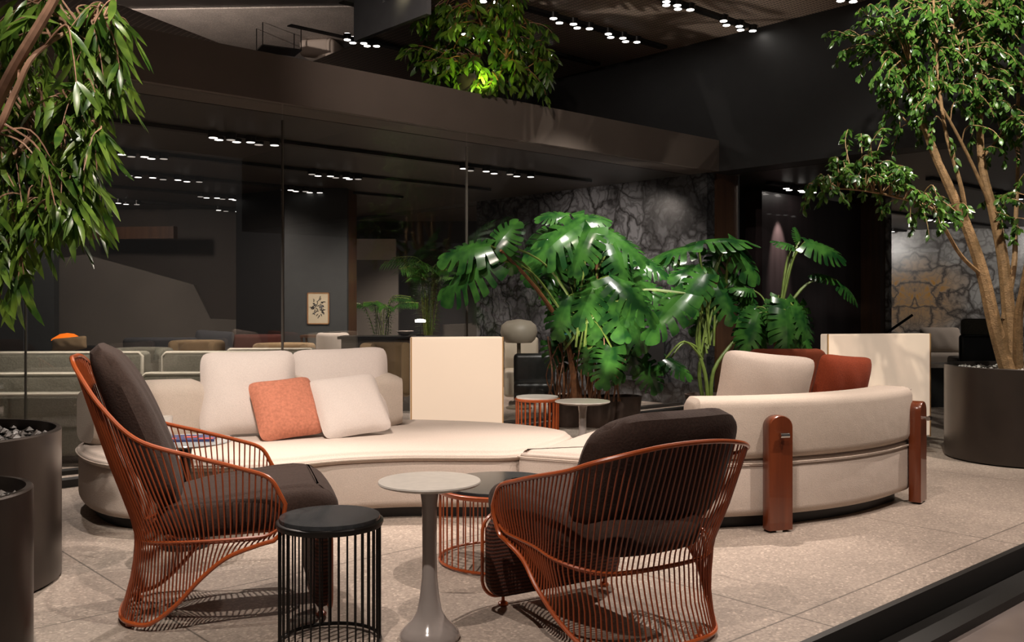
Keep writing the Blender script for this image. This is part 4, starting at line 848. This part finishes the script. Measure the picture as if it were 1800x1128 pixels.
# shaggy-shaded lamp and black chair by the marble wall
p = atY(912, 575, 10.9); t = thing('dome_lamp', (p.x, 10.9, 0), 0, 'large beige dome shade lamp in front of the marble wall', 'lamp')
MB().lathe([(.15, .76), (.19, .80), (.215, .88), (.20, .96), (.14, 1.01), (.02, 1.03)], 36).build('lamp_shade', 'beige', t); MB().lathe([(.15, 0), (.15, .02), (.025, .04), (.022, .8)], 28).build('stem', 'bronze', t)
t = thing('draped_chair', flpt(915, 11.6), 0, 'pale draped chair standing behind the dome lamp', 'chair')
MB().rbox((-.2, 0, .1), (.22, .12, .80), .04).build('backrest', 'beige', t); MB().rbox((-.2, -.4, .1), (.22, .05, .42), .04).build('seat', 'beige', t)
t = thing('black_armchair', flpt(938, 10.4), 0, 'black armchair behind the rust wire side table', 'armchair')
MB().rbox((-.22, 0, .16), (.24, .12, .66), .05).build('backrest', 'dkleather', t); MB().rbox((-.22, -.45, .16), (.24, .02, .38), .05).build('seat', 'dkleather', t)
for (x, y) in ((-.18, -.4), (.2, -.4), (.2, .08), (-.18, .08)): MB().tube([(x, y, 0), (x, y, .18)], .012, 8).build('leg', 'blackmetal', t)
# rust chair behind the right sofa
p = atY(1378, 612, 7.6); t = thing('rust_armchair', (p.x, 7.5, 0), math.radians(2), 'rust upholstered armchair behind the cushions of the right sofa', 'armchair')
w_ = .31; MB().rbox((-w_, -.07, .2), (w_, .10, p.z), .07).build('backrest', 'rustf', t); MB().rbox((-w_, .05, .2), (w_, .7, .42), .06).build('seat', 'rustf', t)
for (x, y) in ((-.25, 0), (.25, 0), (.25, .6), (-.25, .6)): MB().tube([(x, y, 0), (x, y, .22)], .012, 8).build('leg', 'blackmetal', t)
# far right room
p = atY(1655, 572, 14.5); t = thing('grey_lounge_sofa', (p.x, 14.3, 0), math.radians(-6), 'light grey sofa in the room beyond the right screen lamp', 'sofa')
MB().rbox((-.9, 0, .0), (.62, 1.0, .46), .06).build('seat', 'lgrey', t); MB().rbox((-.9, .8, .4), (.62, 1.02, .74), .07).build('backrest', 'lgrey', t); MB().rbox((.45, .0, .3), (.66, 1.0, .66), .07).build('armrest', 'lgrey', t)
cushion(1655, 614, .46, .62, .42, .18, 'lgrey', 'light grey cushion on the sofa beyond the right screen lamp', -6, 14, 0, Y=14.6, dz=-.06)
t = thing('dark_lounge_chair', flpt(1735, 13.2), math.radians(-10), 'dark leather lounge chair left of the fig tree trunk', 'armchair')
MB().rbox((-.35, 0, .3), (.4, .12, .78), .05).build('backrest', 'dkleather', t); MB().rbox((-.35, .1, .3), (.4, .7, .45), .05).build('seat', 'dkleather', t); MB().rbox((-.3, .06, .72), (.36, .22, 1.0), .06).build('headrest', 'olive', t)
for (x, y) in ((-.3, .05), (.35, .05), (.35, .6), (-.3, .6)): MB().tube([(x, y, 0), (x, y, .32)], .014, 8).build('leg', 'blackmetal', t)
t = thing('black_low_table', flpt(1672, 11.2), math.radians(-5), 'black console table with a pale edge behind the bronze planter', 'table')
MB().box((-.45, -.2, .46), (.45, .25, .50)).build('tabletop', 'stonetop', t); MB().box((-.43, -.18, .0), (.43, .23, .46)).build('body', 'blacksatin', t)
p = atY(1575, 590, 12.6); t = thing('arm_lamp', (p.x-.1, 12.6, 0), 0, 'black angled arm of a floor lamp in front of the far marble', 'lamp')
MB().lathe([(.14, 0), (.14, .02)], 20).build('base', 'blackmetal', t); MB().tube([(0, 0, .02), (0, 0, .78)], .014, 8).build('pole', 'blackmetal', t); MB().tube([(-.22, 0, .72), (0, 0, .84), (.32, 0, 1.06)], .018, 8).build('arm', 'blackmetal', t)
# upper level furniture reflected in the mirrored ceiling
c = uv(2.0, 6.0, ZF)
def refl(px, py): Y = (2*ZU-ZF-EYE)*F/(HOR-py); return V(((px-900)/F*Y, Y, ZF))
q = refl(590, 66); t = thing('white_upper_chair', q+V((0, 0, .022)), math.radians(-100), 'pale armchair seen upside down in the mirrored ceiling', 'armchair')
MB().rbox((-.3, -.08, .0), (.3, .08, .52), .07).build('backrest', 'cream', t); MB().rbox((-.3, -.5, .0), (.3, .0, .26), .06).build('seat', 'cream', t)
q = refl(490, 40); t = thing('wire_upper_table', q+V((0, 0, .022)), .5, 'thin black framed table seen upside down in the mirrored ceiling', 'table')
MB().box((-.3, -.2, .33), (.3, .2, .35)).build('tabletop', 'blackmetal', t)
for (x, y) in ((-.29, -.19), (.29, -.19), (.29, .19), (-.29, .19)): MB().tube([(x, y, 0), (x, y, .34)], .008, 6).build('leg', 'blackmetal', t)
o = MB().slab([V((*x, 0)) for x in ((-2.4, -1.3), (1.9, -1.5), (2.2, .3), (1.2, 1.6), (-.8, 1.5), (-2.1, .9))], 0, .02, .004).build('upper_rug', 'mezz'); o.location = refl(500, 55); tag(o, 'pale stone-coloured rug on the upper level seen in the mirrored ceiling', 'rug')
# faint lettering on the hanging grey panel
tx = bpy.data.curves.new('panel_lettering', 'FONT'); tx.body = '2 of 2'; tx.size = .10; tx.extrude = .002; tx.align_x = 'CENTER'
tmp = bpy.data.objects.new('tmp', tx); COL.objects.link(tmp); bpy.context.view_layer.update()
me = bpy.data.meshes.new_from_object(tmp.evaluated_get(bpy.context.evaluated_depsgraph_get())); bpy.data.objects.remove(tmp); me.materials.clear(); me.materials.append(M['text'])
to = bpy.data.objects.new('panel_lettering', me); COL.objects.link(to)
to.matrix_world = Matrix.Translation(uv(2.975, .55, 3.95)) @ Matrix.Rotation(ROT-PI/2, 4, 'Z') @ Matrix.Rotation(PI/2, 4, 'X')
tag(to, 'faint pale lettering on the hanging grey panel', 'lettering')
